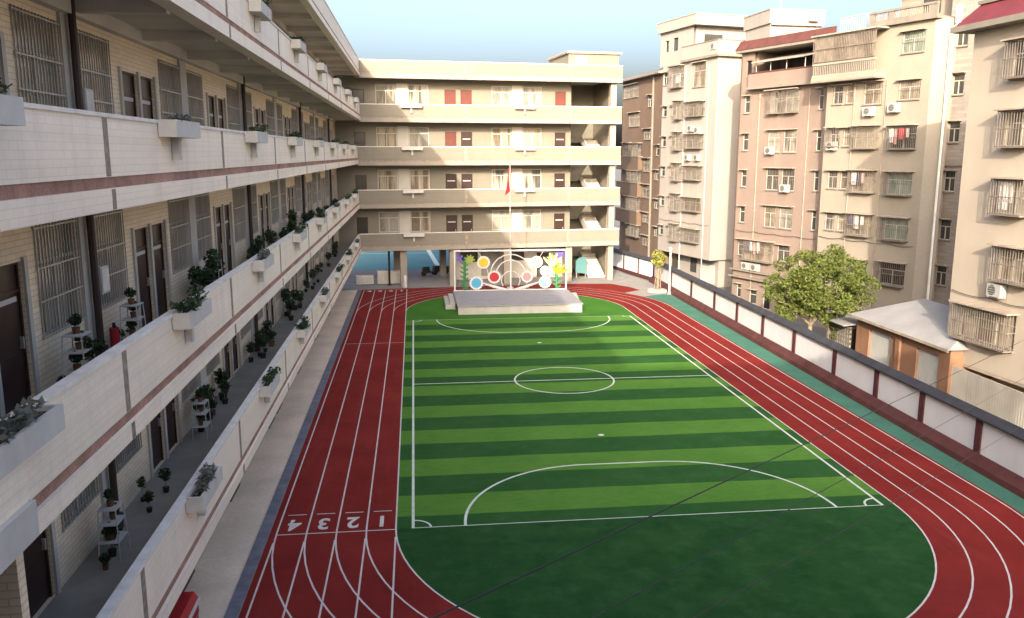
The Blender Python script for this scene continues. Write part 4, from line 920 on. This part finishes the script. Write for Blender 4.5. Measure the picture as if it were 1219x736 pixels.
def scooter(loc, rz, label):
    t = thing('motor_scooter', label, 'scooter', loc, rz, 'scooters parked behind the far wing')
    m = MB('steel_dark'); m.prism([(-.75, .45), (-.7, .75), (-.1, .78), (.05, .42), (.35, .38), (.5, .85), (.62, .85), (.5, .28), (-.5, .28)], -.14, .14, 'y'); m.build('body', t)
    for x in (-.62, .62):
        m = MB('pot_black'); m.disc((x, .25), .25, -.06, .06, 16); m.build('wheel', t)
    m = MB('pot_black'); m.box(-.7, -.05, -.13, .13, .781, .86); m.build('seat', t)
    m = MB('rail_silver'); m.tube((.55, -.3, 1.0), (.55, .3, 1.0), .025, 6); m.tube((.55, 0, .84), (.55, 0, 1.0), .03, 6); m.build('handlebar', t)
scooter((1.3, 80.2, 0), .5, 'leftmost dark scooter parked behind the far wing'); scooter((2.3, 80.9, 0), .35, 'middle dark scooter parked behind the far wing'); scooter((3.3, 80.4, 0), .2, 'rightmost dark scooter parked behind the far wing')
ib = thing('notice_board', 'pale blue notice board at the foot of the far stairs', 'notice board', (14.75, 76.9, 0), TH+.25)
m = MB('teal_court'); m.prism([(0, .55), (1.15, .35), (1.15, 1.95), (.35, 1.9), (0, 1.65)], -.03, .03, 'y'); m.build('board', ib); m = MB('rail_silver'); m.box(.05, .11, -.02, .02, 0, 1.0); m.box(1.02, 1.08, -.02, .02, 0, 1.0); m.build('leg', ib)

# ------------------------------------------------------------------ plants on the balconies
rd = random.Random(17)
def plant_proto(kind, seed):
    r_ = random.Random(seed); f = MB('leaf_plant'); p = MB('pot_black' if kind != 1 else 'pot_brown')
    if kind == 0:   h, rr2, n = .95, (.30, .30, .36), 190
    elif kind == 1: h, rr2, n = .60, (.27, .27, .25), 150
    else:           h, rr2, n = 1.35, (.32, .32, .48), 230
    p.tube((0, 0, 0), (0, 0, .28), .13, 10, .17); p.use('soil').tube((0, 0, .28), (0, 0, .285), .16, 10)
    f.use('trunk').tube((0, 0, .27), (.02, .01, h-.1), .022, 5, .012); f.use('leaf_plant')
    leaves(f, shell_pts(r_, (0, 0, h), rr2, n, .15), .085, r_, .3)
    return f.mesh('foliage'), p.mesh('pot')
PP = [plant_proto(0, 1), plant_proto(1, 2), plant_proto(2, 3)]
KIND = ['round topped dark potted plant', 'low bushy plant in a brown pot', 'tall narrow potted shrub']
LVN = {1: 'lowest corridor', 2: 'middle corridor', 3: 'upper corridor'}
def potted(loc, kind, label, s=1.0, grp='potted plants along the classroom corridors'):
    t = thing('potted_plant', label, 'potted plant', loc, rd.random()*6.28, grp); t.scale = (s,)*3
    put('foliage', PP[kind][0], t); put('pot', PP[kind][1], t)
for lv in (1, 2):
    for k in range(0, 7):
        base = 15.4+PER*k; i = 0
        spots = [.3, .8, 1.3, 1.85, 3.0, 3.5, 4.05] if (lv == 2 and k in (1, 2, 3)) or (lv == 1 and k in (0, 1, 2, 3)) else [.6, 1.4, 3.2, 4.0] if k < 5 else [.8, 3.4]
        if lv == 2 and k == 0: spots = [-.35, .2, 1.6, 2.9, 3.4]
        for s in spots:
            y = base+s+rd.uniform(-.12, .12); x = -6.15+rd.uniform(-.12, .28); kd = rd.choice((0, 0, 1, 2))
            z_s = .62 if k == 0 else 1.0
            potted((x, y, FL[lv]+.002), kd, '%s, %s under the %s window pair, %s' % (KIND[kd], ORD[i], ORD[k], LVN[lv]), rd.uniform(.5, .85)*z_s); i += 1
def wire_stand(loc, label):
    t = thing('plant_stand', label, 'plant stand', loc, 0, 'white wire plant stands on the corridors')
    m = MB('white_paint')
    for x in (-.16, .16):
        for y in (-.22, .22): m.tube((x*1.25, y*1.25, 0), (x, y, 1.0), .012, 5)
    m.build('frame', t)
    for z_, s in ((.35, 1.15), (.70, 1.05), (1.0, 1.0)):
        m = MB('white_paint'); m.box(-.17*s, .17*s, -.24*s, .24*s, z_, z_+.02); m.build('shelf', t)
    return t
for i, (lv, y, lb) in enumerate(((2, 15.45, 'white wire plant stand by the first barred window of the middle corridor'), (2, 18.45, 'white wire plant stand beyond the first downpipe of the middle corridor'), (2, 26.0, 'white wire plant stand under the second window pair of the middle corridor'), (1, 16.3, 'white wire plant stand near the first door of the lowest corridor'), (1, 23.4, 'white wire plant stand amid dark plants of the lowest corridor'))):
    wire_stand((-5.98, y, FL[lv]+.002), lb)
    for j, (z_, dy) in enumerate(((.37, -.1), (.72, .08), (1.02, 0))):
        potted((-5.98, y+dy, FL[lv]+z_), 1, 'small pot, %s shelf, %s' % (('low', 'middle', 'top')[j], lb.replace('white wire ', '')), .42, 'small pots on plant stands')
# plants in the planter boxes
def planter_proto(seed, mat, n, hgt):
    r_ = random.Random(seed); f = MB(mat)
    f.use('trunk').tube((0, .15, .008), (0, 1.6, .008), .008, 4); f.use(mat)
    for k in range(9):
        y = r_.uniform(.2, 1.55); x = r_.uniform(-.07, .07); h = hgt*(.5+r_.random()); f.tube((0, y, .006), (x+r_.uniform(-.12, .2), y+r_.uniform(-.15, .15), h), .010, 4)
        leaves(f, shell_pts(r_, (x+r_.uniform(-.05, .16), y, h*.75), (.16, .22, h*.42), n, .1), .062, r_, .3)
    return f.mesh('trailing_plant')
TP_ = [planter_proto(31, 'leaf_plant', 26, .30), planter_proto(32, 'leaf_grey', 20, .22), planter_proto(33, 'leaf_plant', 16, .36)]
LVB = {1: 'lowest balcony', 2: 'second balcony', 3: 'third balcony', 4: 'top balcony'}
for lv, x, a, z_, k in PL:
    j = (1 if k == 0 and lv == 2 else (k+lv) % 3)
    o = put('planter_plant', TP_[j], None, (x-.02, a, z_+.004), 0, (1, 1, .85 if lv < 3 else .6))
    tag(o, '%s in the %s planter box from the near end, %s' % (('dark leafy clump', 'pale grey-green clump', 'thin straggly stems')[j], ORD[k], LVB[lv]), 'plant', 'plants in the balcony planter boxes')
# small things on the middle and upper corridors
for lv, h in ((2, 1.35), (3, 1.25)):
    b = MB('white_paint'); b.box(0, .14, -.22, .22, 0, .55); d = MB('coping'); d.box(.141, .155, -.19, .19, .04, .51); simple('wall_box', 'white metal box on the wall beside the first downpipe of the %s' % LVN[lv], 'wall box', (-6.43, 17.95, FL[lv]+h), [('body', b), ('door', d)], 0, 'white boxes on the corridor walls')
b = MB('deco_red'); b.tube((0, 0, 0), (0, 0, .62), .1, 10); c_ = MB('pot_black'); c_.tube((0, 0, .62), (0, 0, .72), .035, 8); c_.tube((0, 0, .70), (.12, 0, .5), .018, 6)
simple('fire_extinguisher', 'red fire extinguisher standing beside the first downpipe of the middle corridor', 'fire extinguisher', (-6.2, 17.95, FL[2]+.004), [('cylinder', b), ('nozzle', c_)])
